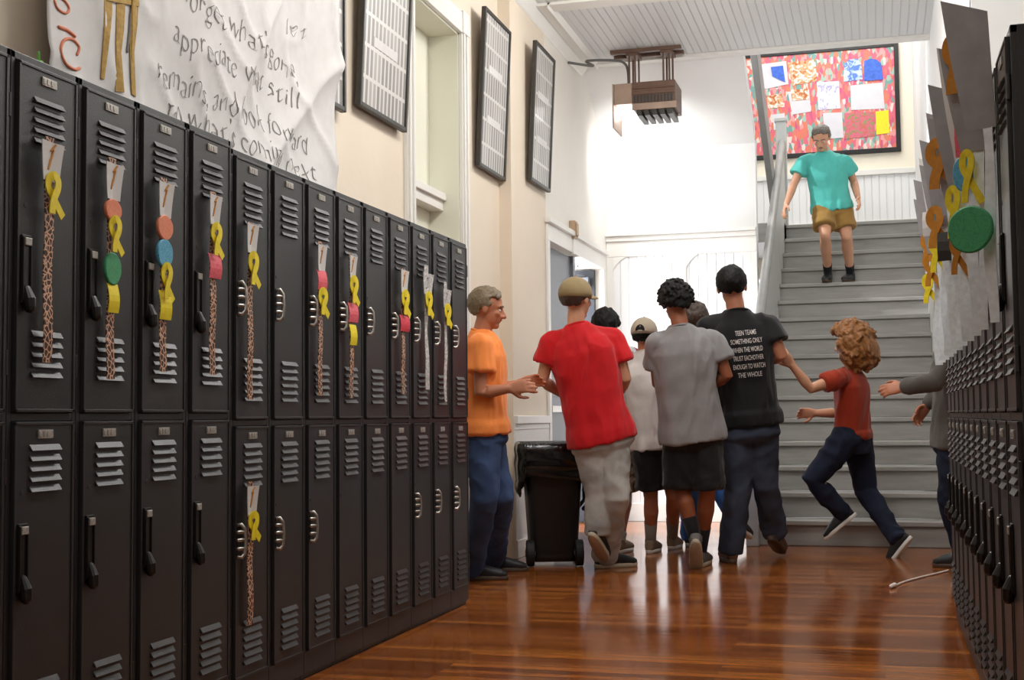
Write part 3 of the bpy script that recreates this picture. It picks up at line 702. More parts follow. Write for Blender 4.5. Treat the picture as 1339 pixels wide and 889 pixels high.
for pts, m in (([(996, 84), (1028, 80), (1031, 110), (999, 117)], 'p_white'), ([(1030, 82), (1066, 78), (1068, 106), (1036, 112)], 'p_brown'),
               ([(1008, 88), (1024, 86), (1027, 108), (1018, 104), (1010, 100)], 'p_blue'),
               ([(1104, 84), (1110, 78), (1121, 77), (1126, 83), (1128, 104), (1103, 107)], 'p_ltblue'), ([(1130, 80), (1138, 77), (1146, 78), (1152, 83), (1155, 104), (1130, 106)], 'p_blue'),
               ([(1068, 108), (1097, 106), (1099, 142), (1070, 144)], 'p_lilac'), ([(1112, 112), (1154, 108), (1157, 142), (1113, 144)], 'p_white'),
               ([(1145, 146), (1162, 144), (1163, 174), (1146, 176)], 'yellow_card'), ([(1104, 148), (1143, 146), (1144, 178), (1105, 182)], 'p_mix'),
               ([(1076, 148), (1101, 147), (1103, 180), (1078, 182)], 'p_white'), ([(1030, 120), (1058, 117), (1060, 146), (1036, 150)], 'p_white'), ([(1002, 126), (1022, 122), (1026, 140), (1004, 142)], 'p_brown'),
               ([(1010, 150), (1026, 148), (1028, 168), (1012, 170)], 'p_white'), ([(1034, 118), (1056, 116), (1058, 130), (1036, 132)], 'p_brown')):
    k = [p_.node for p_ in []]; y = -.036 if m != 'p_blue' and not (m == 'p_brown' and pts[0][0] == 1034) else -.041
    obj('pinned_paper', MB().prism([(bpx(*p_)[0], y, bpx(*p_)[1]) for p_ in pts], (0, .006 if y > -.04 else .005, 0)), m, bb)

# ------------------------------------------------------------------ wheeled waste bin
bc = onZ(716, 742, 0); bc = V((bc.x-.02, bc.y+.22, 0))
bn = thing('waste_bin', 'tall black wheeled waste bin lined with a black bag', 'bin', bc, YAW+.05)
def rrect(hx, hy, r, z, n=6):
    out = []
    for cx, cy, a0 in ((hx-r, hy-r, 0), (-hx+r, hy-r, PI/2), (-hx+r, -hy+r, PI), (hx-r, -hy+r, 1.5*PI)):
        for k in range(n): a = a0+PI/2*k/(n-1); out.append(V((cx+r*math.cos(a), cy+r*math.sin(a), z)))
    return out
q = MB().rings([rrect(.145, .17, .04, .03), rrect(.15, .175, .045, .10), rrect(.185, .215, .05, .70), rrect(.19, .22, .05, .74), rrect(.175, .205, .05, .74), rrect(.14, .17, .04, .12)])
obj('body', q, 'black', bn, True)
M['bag'] = mat('bin_bag', '#131314', .18, 0, .1, 30, .7, 22)
q = MB(); rs = []
for z, e in ((.50, .026), (.54, .034), (.59, .030), (.64, .034), (.69, .028), (.735, .034), (.775, .030), (.785, .016), (.77, -.01), (.66, -.03)):
    r = rrect(.185+e+.01, .215+e+.01, .05, z, 12)
    for i, p in enumerate(r):
        k = .022*noise.noise(V((i*.62, z*11, 1)))+.012*noise.noise(V((i*1.4, z*23, 7))); d_ = V((p.x, p.y, 0)).normalized(); p += d_*k
        if z < .6: p.z += .09*noise.noise(V((i*.25, 4.4, 2)))-.03*math.cos(i*.3)
    rs.append(r)
q.rings(rs, False); ob = obj('bin_bag', q, 'bag', bn, True); sm = ob.modifiers.new('t', 'SOLIDIFY'); sm.thickness = .002
for s in (-1, 1):
    x = .155 if s > 0 else -.155
    w = obj('wheel', MB().cyl((x-.025, -.155, .085), (x+.025, -.155, .085), .083, 28).cyl((x-.03, -.155, .085), (x+.03, -.155, .085), .03, 16), 'rubber', bn, bevel=.006)
    obj('hub', MB().cyl((x-.032, -.155, .085), (x+.032, -.155, .085), .02, 14), 'grey_paint', w)
obj('axle', MB().cyl((-.16, -.155, .085), (.16, -.155, .085), .012, 10), 'black', bn)
obj('handle', MB().tube([(.20, -.14, .74), (.225, -.15, .72), (.225, -.15, .40), (.19, -.14, .36)], .014, 8).tube([(.20, .14, .74), (.225, .15, .72), (.225, .15, .40), (.19, .14, .36)], .014, 8), 'black', bn, True)

# white cord on the floor
pts = [onZ(1170, 768), onZ(1180, 763), onZ(1200, 757), onZ(1225, 751), onZ(1240, 747)]
for p in pts: p.z = .006
e = thing('earphone_cord', 'white cord with a small plug lying on the wood floor', 'cord', (pts[0].x, pts[0].y, 0))
M['cord_white'] = mat('white_cord_plastic', '#e8e6e2', .4)
obj('cord', MB().tube(smoothpts(pts), .006, 8), 'cord_white', e, True, off=e.location)
obj('plug', MB().tube([pts[0]+V((0, 0, .008)), pts[0]+V((-.02, -.06, .008))], [.013, .010], 10), 'cord_white', e, True, off=e.location)

# ------------------------------------------------------------------ people
def remesh(name, mb, voxel, it=2, fac=.5):
    me = mb.mesh(name); o = bpy.data.objects.new('tmp', me); C.objects.link(o)
    r = o.modifiers.new('r', 'REMESH'); r.mode = 'VOXEL'; r.voxel_size = voxel
    if it: s = o.modifiers.new('s', 'SMOOTH'); s.factor = fac; s.iterations = it
    dg = bpy.context.evaluated_depsgraph_get(); out = bpy.data.meshes.new_from_object(o.evaluated_get(dg)); out.name = name
    bpy.data.objects.remove(o); bpy.data.meshes.remove(me); return out
def wrinkle(me, amp, fr=(9, 9, 5), seed=0):
    ns = [v.normal.copy() for v in me.vertices]
    for v, n in zip(me.vertices, ns):
        p = V((v.co.x*fr[0]+seed, v.co.y*fr[1], v.co.z*fr[2]))
        p += V((noise.noise(p*.5), noise.noise(p*.5+V((7, 1, 3))), 0))*1.2
        k = 1-2*abs(noise.noise(p)); k2 = noise.noise(p*2.3)
        v.co += n*amp*(k*.8+k2*.5)
    me.update()
def perp(a, b): return (a-b*a.dot(b))
def hand(q, wrist, dirn, palm_n, side, s, curl=.35, spread=1., thumb=1):
    """palm, four unequal bent fingers and a thumb leaving the side of the palm near its base"""
    d = dirn.normalized(); n = perp(palm_n, d).normalized(); w = d.cross(n)*side     # w points to the thumb side
    k = s
    q.ell([(wrist-d*.01*k, w*.027*k, n*.02*k), (wrist+d*.02*k, w*.033*k, n*.018*k), (wrist+d*.055*k, w*.041*k, n*.016*k), (wrist+d*.09*k, w*.041*k, n*.013*k), (wrist+d*.10*k, w*.036*k, n*.010*k)], 16, 2.4)
    for i, (off, L) in enumerate(((.031, .072), (.0105, .082), (-.0105, .076), (-.031, .060))):
        p = wrist+d*(.094-.004*abs(i-1))*k+w*off*k; a = 0; pts = [p-d*.02*k, p]; fd = (d+w*off*3*spread).normalized()
        for j, fr in enumerate((.45, .31, .24)):
            a += curl*(.8+.25*j+.06*i); dr = fd*math.cos(a)+n*math.sin(a); p = p+dr*L*fr*k; pts.append(p)
        q.tube(pts, [.0095*k, .0095*k, .0088*k, .0082*k, .0072*k], 10)
    p = wrist+d*.028*k+w*.026*k; t1 = (d*.62+w*.72+n*.32).normalized(); t2 = (d*.9+w*.3+n*.45*thumb).normalized(); t3 = (d*.95+w*.05+n*.55*thumb).normalized()
    a = p+t1*.036*k; b = a+t2*.032*k; c_ = b+t3*.025*k
    q.tube([p-t1*.01*k, p, a, b, c_], [.016*k, .015*k, .0115*k, .0105*k, .0085*k], 10)
def person(label, Zc, H, J, top, bottom, head, skinm, hair=None, cap=None, shoes=('black', 'paper'), socks=None, sleeve=.55, short=None, hands=('relax', 'relax'), seed=0, fat=1., build=None, print_=None, belt=None, topmat2=None):
    s = H/1.75
    G = lambda k: at(J[k][0], J[k][1], Zc+(J[k][2] if len(J[k]) > 2 else 0))
    SL, SR, HL, HR, N, HD = G('sl'), G('sr'), G('hl'), G('hr'), G('n'), G('head')
    Pm = (HL+HR)/2
    up = (N-Pm).normalized(); sd = perp(SR-SL, up).normalized(); fr = up.cross(sd)
    fl = (HL+HR)/2; root = V((fl.x, fl.y, 0))
    # feet
    feet = {}
    for k, nm in (('L', 'fl'), ('R', 'fr')):
        spec = J[nm]; kind, px, py, hd, pitch = spec[:5]
        h = math.radians(hd); t = V((math.sin(h), math.cos(h), 0)); z = V((0, 0, 1))
        fz = spec[5] if len(spec) > 5 else 0.
        if kind == 'g': ball = onZ(px, py, fz); ball.z = fz
        elif kind == 's': ball = onY(px, 400, py); ball.z = fz
        else: ball = at(px, py, Zc+fz)
        pr = math.radians(pitch); td = t*math.cos(pr)-z*math.sin(pr); uz = t*math.sin(pr)+z*math.cos(pr)
        feet[k] = (ball, td, uz, ball-td*.11*s+uz*.085*s)
    root.z = min(feet['L'][0].z, feet['R'][0].z)
    o = thing('person', label, 'person', root)
    KL, KR, EL, ER, WL, WR = [G(k) for k in ('kl', 'kr', 'el', 'er', 'wl', 'wr')]
    AL, AR = feet['L'][3], feet['R'][3]
    hw = (SR-SL).length/2
    # ---------------- body
    q = MB(); f_ = fat
    def tors(t, w, dp, fo=0): c_ = Pm+(N-Pm)*t+fr*fo*s; return (c_, sd*w*s*f_, fr*dp*s*f_)
    q.ell([tors(-.16, .10, .08), tors(-.08, .145, .10), tors(.05, .15, .105), tors(.28, .128, .09), tors(.55, .145, .10), tors(.78, .15, .095), tors(.92, .10, .07), tors(1.0, .06, .055)], 24, 2.3)
    q.tube([N-up*.06*s, N+up*.02*s, HD-(HD-N).normalized()*.05*s], [.06*s, .054*s, .052*s], 16)
    for a, e, w_ in ((SL, EL, WL), (SR, ER, WR)):
        q.tube([N-up*.05*s, a], [.05*s, .05*s], 14)
        m1 = a+(e-a)*.45; m2 = e+(w_-e)*.3
        q.tube([a, m1, e, m2, w_], [.05*s, .044*s, .037*s, .039*s, .026*s], 14)
    for hcen, kn, an in ((HL, KL, AL), (HR, KR, AR)):
        th = hcen+(kn-hcen)*.4; cf = kn+(an-kn)*.3; back = perp(-fr, (an-kn).normalized()).normalized()
        q.tube([hcen, th, kn], [.085*s, .074*s, .052*s], 16)
        q.tube([kn, cf+back*.012*s, kn+(an-kn)*.7, an], [.05*s, .055*s, .04*s, .034*s], 16)
        q.tube([an, an+V((0, 0, -.03*s))], [.034*s, .032*s], 12)
    hy = math.radians(head[0]); hp = math.radians(head[1])
    hf0 = V((math.sin(hy), math.cos(hy), 0)); nk = (HD-N).normalized(); hu = (V((0, 0, 1))*.6+nk*.4).normalized()
    hf0 = perp(hf0, hu).normalized(); hf = hf0*math.cos(hp)+hu*math.sin(hp); hu = hu*math.cos(hp)-hf0*math.sin(hp); hr = hf.cross(hu)
    hs = s*1.0
    def h3(x, y, z): return HD+(hr*x+hf*y+hu*z)*hs
    q.ball(h3(0, -.012, .03), hr*.076*hs, hf*.096*hs, hu*.09*hs, 20, 14)
    q.ball(h3(0, .022, -.03), hr*.06*hs, hf*.068*hs, hu*.078*hs, 18, 12)
    q.ball(h3(0, .062, -.088), hr*.026*hs, hf*.024*hs, hu*.022*hs)
    q.ball(h3(0, .07, .022), hr*.05*hs, hf*.02*hs, hu*.013*hs)
    q.tube([h3(0, .082, .012), h3(0, .100, -.018), h3(0, .106, -.03)], [.009*hs, .012*hs, .015*hs], 10)
    for x in (-1, 1):
        q.ball(h3(x*.015, .094, -.034), hr*.011*hs, hf*.012*hs, hu*.009*hs, 8, 6)
        q.ball(h3(x*.079, -.008, -.002), hr*.010*hs, hf*.020*hs, hu*.032*hs, 10, 8)
        q.ball(h3(x*.040, .064, -.02), hr*.02*hs, hf*.018*hs, hu*.018*hs, 10, 8)
    for x in (-1, 1): q.ball(h3(0, .080, -.053+x*.007), hr*.026*hs, hf*.012*hs, hu*.008*hs, 12, 8)
    for (wp, ep, nm, sg) in ((WL, EL, hands[0], 1), (WR, ER, hands[1], -1)):
        dr = (wp-ep).normalized()
        pn = perp(Pm+(N-Pm)*.3-wp, dr)
        if pn.length < 1e-3: pn = fr
        pn.normalize()
        if isinstance(nm, dict):
            if 'dir' in nm: dr = V(nm['dir']).normalized()
            pn = perp(V(nm.get('palm', pn)), dr).normalized(); curl = nm.get('curl', .3)
        else: curl = .35 if nm == 'relax' else .75
        sgn = 1 if perp(fr, dr).dot(dr.cross(pn)) >= 0 else -1      # thumb towards the front of the body
        if isinstance(nm, dict) and 'thumb' in nm: sgn = 1 if V(nm['thumb']).dot(dr.cross(pn)) >= 0 else -1
        hand(q, wp, dr, pn, sgn, s, curl)
    me = remesh('body', q, .0065*s, 2, .4); obj('body', me, skinm, o, True, off=root)
    for x in (-1, 1):
        e = obj('eye', MB().ball(h3(x*.031, .0745, .0), hr*.013*hs, hf*.0095*hs, hu*.0085*hs, 12, 8), 'eye_white', o, True, off=root)
        obj('iris', MB().ball(h3(x*.031, .081, .0), hr*.006*hs, hf*.0045*hs, hu*.006*hs, 10, 8), 'eye', e, True, off=root)
        obj('eyebrow', MB().tube([h3(x*.016, .092, .024), h3(x*.033, .090, .029), h3(x*.05, .078, .024)], .004*hs, 6), hair[0] if hair else 'hair_brown', o, True, off=root)
    obj('lips', MB().ball(h3(0, .0905, -.053), hr*.022*hs, hf*.005*hs, hu*.0065*hs, 12, 8), 'lip', o, True, off=root)
    # ---------------- hair
    if hair:
        hm, style = hair; q = MB(); rnd = random.Random(seed+5); nt = 260 if style != 'curly' else 420
        for i in range(nt):
            y = 1-2*(i+.5)/nt; r = math.sqrt(1-y*y); ph = i*2.399963
            dx, dy, dz = r*math.cos(ph), r*math.sin(ph), y
            ok = (dz > .52 and dy < .75) or (dy < .25 and dz > -.05) or (dy < -.25 and dz > -.62) or (abs(dx) > .7 and dy < .2 and dz > -.2)
            if style == 'curly': ok = dy < .45 and dz > -.95 or dz > .45
            if cap and dz > .12: ok = False
            if not ok: continue
            ex = {'short': .004, 'full': .014, 'spiky': .02, 'curly': .045}[style]; ex *= .6+.8*rnd.random()
            c_ = h3(dx*(.074+ex), -.012+dy*(.093+ex), .03+dz*(.088+ex))
            d_ = (hr*dx+hf*dy+hu*dz); t = perp(-hu*.6-hf*.4+hr*(rnd.random()-.5)*.8, d_).normalized()
            rr = {'short': .016, 'full': .019, 'spiky': .017, 'curly': .026}[style]*hs*(.8+.4*rnd.random())
            if style == 'curly':
                P = [c_+(hr*(rnd.random()-.5)+hf*(rnd.random()-.5)+hu*(rnd.random()-.6))*.05*hs for _ in range(3)]
                q.tube([c_]+P[:2], [rr*.9, rr*.7, rr*.4], 8)
                if dz < .1: q.tube([c_, c_-hu*.05*hs-hf*.03*hs, c_-hu*.10*hs-hf*.045*hs+hr*(rnd.random()-.5)*.05], [rr, rr*.85, rr*.5], 8)
            elif style == 'spiky': q.tube([c_-d_*.01, c_+d_*.012*hs+t*.012*hs, c_+d_*.02*hs+t*.026*hs], [rr, rr*.8, rr*.3], 8)
            else: q.tube([c_, c_+t*.02*hs], [rr, rr*.7], 8)
        me = remesh('hair', q, .006*hs, 1, .4); obj('hair', me, hm, o, True, off=root)
    if cap:
        cm, cb = cap; q = MB(); rs = []
        for a in (-.22, 0, .15, .3, .55, .8, 1.05, 1.3, 1.5):
            k = math.cos(a); rs.append([h3(.096*k*math.cos(2*PI*j/28), -.014+.116*k*math.sin(2*PI*j/28), .034+.104*math.sin(a)) for j in range(28)])
        q.rings(rs); q.ball(h3(0, -.014, .139), hr*.008, hf*.008, hu*.005, 8, 6)
        k0 = obj('cap', q, cm, o, True, off=root); rs = []
        for j in range(17):
            t = -1+2*j/16; x = .084*math.sin(t*1.35)/math.sin(1.35); dp = .075*math.cos(t*PI/2)**.6; zb = .036-.02*abs(t)**2
            y0 = -.014+.116*math.sqrt(max(0, 1-(x/.096)**2))-.012
            rs.append([h3(x, y0, zb+.004), h3(x, y0+dp+.012, zb-.012+.004), h3(x, y0+dp+.012, zb-.016), h3(x, y0, zb-.002)])
        obj('cap_brim', MB().rings(rs), cb, k0, True, off=root)
        q = MB()
        rs = [[h3(.034*math.cos(PI*j/12)*kk, -.014-.113+.030*(math.sin(PI*j/12))**2*.35-off, .030+.046*math.sin(PI*j/12)*kk) for j in range(13)] for off, kk in ((-.02, 1), (.004, 1))]
        if J.get('caphole'): obj('strap_opening', MB().rings(rs), 'hair_black', k0, off=root); obj('adjuster_strap', MB().tube([h3(-.045, -.118, .030), h3(0, -.131, .030), h3(.045, -.118, .030)], .006*hs, 6), cm, k0, True, off=root)
    # ---------------- shirt
    q = MB(); bw = build or 1.
    hem = J.get('hem', -.16)
    q.ell([tors(hem, .186*bw, .138*bw), tors(hem+.10, .184*bw, .136*bw), tors(.12, .172*bw, .126*bw), tors(.35, .165*bw, .118*bw), tors(.58, .172*bw, .122*bw), tors(.76, .175*bw, .115*bw), tors(.88, .15*bw, .095*bw), tors(.96, .10*bw, .075*bw), tors(1.03, .066, .064)], 28, 2.3)
    for a, e, w_ in ((SL, EL, WL), (SR, ER, WR)):
        q.tube([N-up*.045*s, a], [.06*s, .062*s], 14)
        d_ = (e-a); m = a+d_*sleeve
        if sleeve <= 1: q.tube([a-d_*.05, a+d_*.2, m], [.064*s, .070*s, .074*s*bw], 18, False); q.ball(a, hr*.065*s, hf*.065*s, hu*.062*s)
        else: m2 = e+(w_-e)*(sleeve-1); q.tube([a, a+d_*.5, e, m2], [.064*s, .062*s, .056*s, .046*s], 18, True)
    me = remesh('shirt', q, .009*s, 3, .5); wrinkle(me, .013, (9, 9, 3.2), seed); sh = obj('shirt', me, top, o, True, off=root)
    obj('collar', MB().tube([N+up*.012*s+(sd*math.cos(2*PI*j/20)*.066+fr*math.sin(2*PI*j/20)*.064-up*.016*math.sin(2*PI*j/20))*s for j in range(21)], .007*s, 8, False), top, sh, True, off=root)
    if topmat2:
        for k, (a, e) in enumerate(((SL, EL), (SR, ER))):
            d_ = e-a; obj('sleeve', MB().tube([a-d_*.12, a+d_*.25, a+d_*(sleeve+.06)], [.074*s, .080*s, .083*s], 18, False), topmat2, sh, True, off=root)
    if print_:
        bvh = BVHTree.FromPolygons([v.co.copy() for v in me.vertices], [tuple(p.vertices) for p in me.polygons])
        for k, (txt, wd) in enumerate(print_):
            tm = text_mesh(txt, .040*s, 0, .0003); xs = [v.co.x for v in tm.vertices]; x0, x1 = min(xs), max(xs)
            for v in tm.vertices:
                lx = ((v.co.x-x0)/(x1-x0)-.5)*wd; lz = (.80-.076*k)*(N-Pm).length+v.co.y
                p = Pm+up*lz+sd*(lx*.82+.03)-fr*.4-root
                hit = bvh.ray_cast(p, fr); hz = hit[0] if hit[0] else p+fr*.28
                v.co = hz-fr*(.0025+v.co.z)
            obj('printed_line', tm, 'white_print', sh)['label'] = 'pale printed line of text'
    # ---------------- trousers or shorts
    q = MB()
    q.ell([tors(-.19, .135, .10), tors(-.12, .168*bw, .122*bw), tors(-.02, .160*bw, .116*bw), tors(.11, .142*bw, .102*bw)], 26, 2.4)
    for hcen, kn, an, fo in ((HL, KL, AL, feet['L']), (HR, KR, AR, feet['R'])):
        if short is None:
            q.tube([hcen+up*.02, hcen+(kn-hcen)*.4, kn, kn+(an-kn)*.35, kn+(an-kn)*.75, an+(an-kn).normalized()*.025*s], [.104*s, .095*s, .075*s, .074*s, .068*s*bw, .068*s*bw], 20, False)
            q.ball(hcen, hr*.102*s, hf*.102*s, hu*.10*s)
        else:
            e = hcen+(kn-hcen)*short; q.tube([hcen+up*.02, hcen+(kn-hcen)*.45*short, e], [.105*s, .106*s, .108*s], 20, False)
            q.ball(hcen, hr*.103*s, hf*.103*s, hu*.10*s)
    me = remesh('trousers', q, .009*s, 3, .5); wrinkle(me, .011, (8, 8, 7), seed+20); tr = obj('trousers' if short is None else 'shorts', me, bottom, o, True, off=root)
    if belt: obj('belt', MB().ell([tors(.02, .181*bw, .133*bw), tors(.09, .181*bw, .133*bw)], 28, 2.3), belt, tr, True, off=root)
    # ---------------- shoes and socks
    for k, kn, an in (('L', KL, AL), ('R', KR, AR)):
        ball, td, uz, ank = feet[k]; lat = td.cross(uz)
        def f3(x, y, z): return ball+(lat*x+td*y+uz*z)*s
        q = MB().ell([(f3(0, -.175, .05), lat*.024*s, uz*.028*s), (f3(0, -.16, .056), lat*.034*s, uz*.044*s), (f3(0, -.11, .060), lat*.038*s, uz*.050*s), (f3(0, -.05, .054), lat*.041*s, uz*.044*s), (f3(0, .02, .044), lat*.047*s, uz*.033*s), (f3(0, .07, .036), lat*.044*s, uz*.026*s), (f3(0, .105, .031), lat*.025*s, uz*.016*s)], 18, 2.5)
        q.tube([f3(0, -.115, .07), f3(0, -.118, .105)], [.042*s, .043*s], 16, False)
        me = remesh('shoe', q, .007*s, 2, .5); so_ = obj('shoe', me, shoes[0], o, True, off=root)
        q = MB(); rs = []
        for z, e in ((0, -.003), (.004, 0), (.024, .002), (.027, -.003)):
            r = []
            for j in range(32):
                t = 2*PI*j/32; yy = -.035+.148*math.cos(t); wd = (.046 if yy > 0 else .040)
                r.append(f3((wd+e)*math.copysign(abs(math.sin(t))**.75, math.sin(t)), yy+e*math.cos(t), z))
            rs.append(r)
        obj('sole', q.rings(rs), shoes[1], so_, True, off=root)
        if len(shoes) > 2:
            q = MB()
            for i in range(4): q.tube([f3(-.026, -.06+i*.022, .092-i*.012), f3(0, -.06+i*.022, .101-i*.0125), f3(.026, -.06+i*.022, .092-i*.012)], .0035*s, 6)
            obj('laces', q, shoes[2], so_, True, off=root)
        if socks:
            L = (kn-an); back = perp(-fr, L.normalized()).normalized()
            q = MB().tube([an-L*.06, an+L*.1, an+L*socks[1]], [.041*s, .041*s, .049*s if socks[1] > .3 else .045*s], 16, False); obj('sock', q, socks[0], o, True, off=root)
    return o
M['c_red'] = cloth('red_cotton', '#c4161d', .08); M['c_maroon'] = cloth('maroon_cotton', '#8a1220'); M['c_orange'] = cloth('orange_cotton', '#fb9148', .06)
M['c_grey'] = cloth('grey_cotton', '#8a8889', .08); M['c_black'] = cloth('black_cotton', '#141416', .15); M['c_teal'] = cloth('teal_cotton', '#55bab0', .06)
M['c_rust'] = cloth('rust_cotton', '#9a3016', .08); M['c_dark'] = cloth('dark_grey_cotton', '#57534f', .12); M['c_shorts'] = cloth('black_nylon', '#121214', .15, .2, .6)
M['c_khaki'] = cloth('khaki_cotton', '#96733a', .08); M['c_greyjean'] = denim('pale_grey_denim', '#a8a8a5'); M['c_jean'] = denim('dark_blue_denim', '#3b4252')
M['c_blue'] = denim('blue_denim', '#3d5074'); M['c_navy'] = denim('navy_denim', '#1d2233'); M['c_brightblue'] = cloth('bright_blue_cloth', '#3f74c9')
M['c_white'] = cloth('off_white_cotton', '#d3cdca', .06); M['c_cap'] = cloth('khaki_cap_cloth', '#8f7d5a'); M['c_cap2'] = cloth('beige_cap_cloth', '#a89a88')
M['c_sock'] = cloth('grey_sock', '#8d857c'); M['c_bsock'] = cloth('black_sock', '#17171a'); M['sh_brown'] = mat('brown_leather', '#5a3a26', .45); M['sh_tan'] = mat('tan_suede', '#8c7763', .8)
M['sh_grey'] = mat('grey_shoe', '#6d6a68', .6); M['sh_dark'] = mat('dark_shoe', '#1e1f22', .55); M['sole_pale'] = mat('pale_sole', '#b8aa94', .6); M['sole_brown'] = mat('brown_sole', '#4a382b', .6); M['sole_white'] = mat('white_sole', '#d8d4cc', .5)
M['c_lime'] = cloth('lime_cloth', '#b3cf2a')

person('man in red T-shirt, khaki cap and pale grey jeans walking past the black bin', 7.9, 1.78, dict(
    head=(754, 392, .0), n=(754, 428, 0), sl=(722, 447, .0), sr=(802, 444, .05), hl=(770, 566, 0), hr=(800, 566, .02),
    el=(709, 497, .03), wl=(737, 516, .22), er=(818, 496, .05), wr=(803, 523, .24), kl=(783, 650, .02), kr=(806, 650, -.03),
    fl=('a', 784, 722, 10, 38, .05), fr=('g', 812, 741, 50, 0), hem=-.08), 'c_red', 'c_greyjean', (25, -2), 'sk_light', ('hair_brown', 'short'), ('c_cap', 'c_cap'), ('sh_dark', 'sole_pale'), seed=1, build=1.12)
person('man in orange T-shirt and blue jeans stepping out from behind the left lockers', 7.35, 1.70, dict(
    head=(637, 404, 0), n=(631, 436, 0), sl=(630, 452, .17), sr=(628, 452, -.17), hl=(634, 560, .09), hr=(632, 560, -.08),
    el=(640, 510, .2), wl=(678, 502, .2), er=(628, 514, -.2), wr=(665, 508, -.22), kl=(655, 648, .09), kr=(634, 650, -.08),
    fl=('g', 668, 747, 75, 0), fr=('g', 640, 758, 75, 0), hem=-.04), 'c_orange', 'c_blue', (75, -5), 'sk_tan', ('hair_sandy', 'short'), None, ('sh_dark', 'sole_brown'), seed=2, build=1.1)
person('person with black hair, maroon sleeves and camouflage shorts behind the red shirt', 9.2, 1.68, dict(
    head=(793, 428, 0), n=(795, 455, 0), sl=(768, 466, 0), sr=(822, 464, .04), hl=(788, 566, 0), hr=(816, 566, .02),
    el=(765, 510, .1), wl=(785, 530, .25), er=(824, 505, .16), wr=(808, 528, .32), kl=(790, 636, 0), kr=(818, 640, .05),
    fl=('g', 796, 716, 15, 0), fr=('g', 818, 721, 10, 0)), 'patterned', 'camo', (10, -6), 'sk_brown', ('hair_black', 'full'), None, ('sh_tan', 'sole_white'), short=1.0, seed=3, topmat2='c_maroon', socks=('c_sock', .15))
person('person in off-white shirt, beige cap and black shorts left of the grey shirt', 8.8, 1.65, dict(
    head=(843, 440, 0), n=(844, 462, 0), sl=(826, 474, .0), sr=(876, 473, .03), hl=(846, 572, 0), hr=(870, 572, .02),
    el=(826, 520, .04), wl=(846, 538, .2), er=(876, 515, .02), wr=(864, 535, .2), kl=(851, 650, .04), kr=(880, 648, .0),
    fl=('g', 856, 721, 5, 0), fr=('g', 884, 716, 5, 0), hem=-.12, caphole=1), 'c_white', 'c_shorts', (5, -4), 'sk_tan', ('hair_black', 'short'), ('c_cap2', 'c_cap2'), ('sh_tan', 'sole_white', 'paper'), short=.85, seed=4, socks=('c_sock', .45), build=1.02)
person('young man in grey T-shirt and long black shorts with black hair, back turned', 8.0, 1.74, dict(
    head=(884, 398, .06), n=(890, 430, 0), sl=(857, 449, .0), sr=(933, 446, .03), hl=(889, 562, 0), hr=(920, 562, .01),
    el=(860, 502, .1), wl=(884, 520, .3), er=(951, 492, .0), wr=(922, 507, .18), kl=(890, 636, .03), kr=(925, 640, -.02),
    fl=('a', 910, 735, -8, 48, -.02), fr=('g', 921, 738, 5, 0), hem=-.11), 'c_grey', 'c_shorts', (-15, -8), 'sk_brown', ('hair_black', 'spiky'), None, ('sh_grey', 'sole_pale'), short=1.0, seed=5, socks=('c_bsock', .42), build=1.12)
person('person with brown hair mostly hidden between the grey and the black shirts', 9.15, 1.72, dict(
    head=(909, 420, 0), n=(911, 448, 0), sl=(891, 462, .02), sr=(938, 462, .03), hl=(902, 566, 0), hr=(923, 566, .02),
    el=(894, 508, .12), wl=(903, 525, .3), er=(940, 508, .1), wr=(925, 525, .25), kl=(905, 636, .02), kr=(940, 634, .06),
    fl=('g', 907, 712, 5, 0), fr=('a', 972, 700, 20, 20, .02)), 'c_dark', 'c_brightblue', (10, -6), 'sk_tan', ('hair_brown', 'full'), None, ('sh_dark', 'sole_white'), seed=6)
person('tall man in black T-shirt printed with six pale lines and dark jeans', 8.3, 1.90, dict(
    head=(957, 376, .02), n=(963, 410, 0), sl=(926, 428, .02), sr=(1004, 425, 0), hl=(961, 552, 0), hr=(994, 552, .0),
    el=(918, 484, .24), wl=(933, 506, .46), er=(1022, 466, -.05), wr=(998, 472, .2), kl=(965, 640, .02), kr=(1000, 634, .05),
    fl=('g', 951, 733, -18, 0), fr=('a', 1017, 718, 10, 22, .3), hem=-.02), 'c_black', 'c_jean', (-5, -3), 'sk_tan', ('hair_black', 'short'), None, ('sh_brown', 'sole_brown'), seed=7, build=1.08,
    print_=[('TEEN TEAMS', .165), ('SOMETHING ONLY', .245), ('WHEN THE WORLD', .235), ('TRUST EACHOTHER', .235), ('ENOUGH TO WATCH', .245), ('THE WHOLE', .185)])
person('person with curly golden hair, rust top and navy jeans lunging towards the black shirt', 8.75, 1.62, dict(
    head=(1112, 450, 0), n=(1113, 483, 0), sl=(1094, 496, -.14), sr=(1118, 496, .15), hl=(1108, 574, -.07), hr=(1122, 574, .09),
    el=(1060, 508, -.2), wl=(1036, 478, -.22), er=(1098, 540, .22), wr=(1066, 540, .2), kl=(1062, 628, -.08), kr=(1132, 642, .1),
    fl=('a', 1096, 694, -85, 40, -.05), fr=('g', 1174, 729, -70, 52), hem=.02), 'c_rust', 'c_navy', (-75, -2), 'sk_light', ('hair_curly', 'curly'), None, ('sh_dark', 'sole_white'), seed=8, build=.92, sleeve=.5, belt='black', hands=({'curl': .55, 'palm': (0, 1, 0)}, 'relax'))
sy = lambda k: Y0+k*RUN
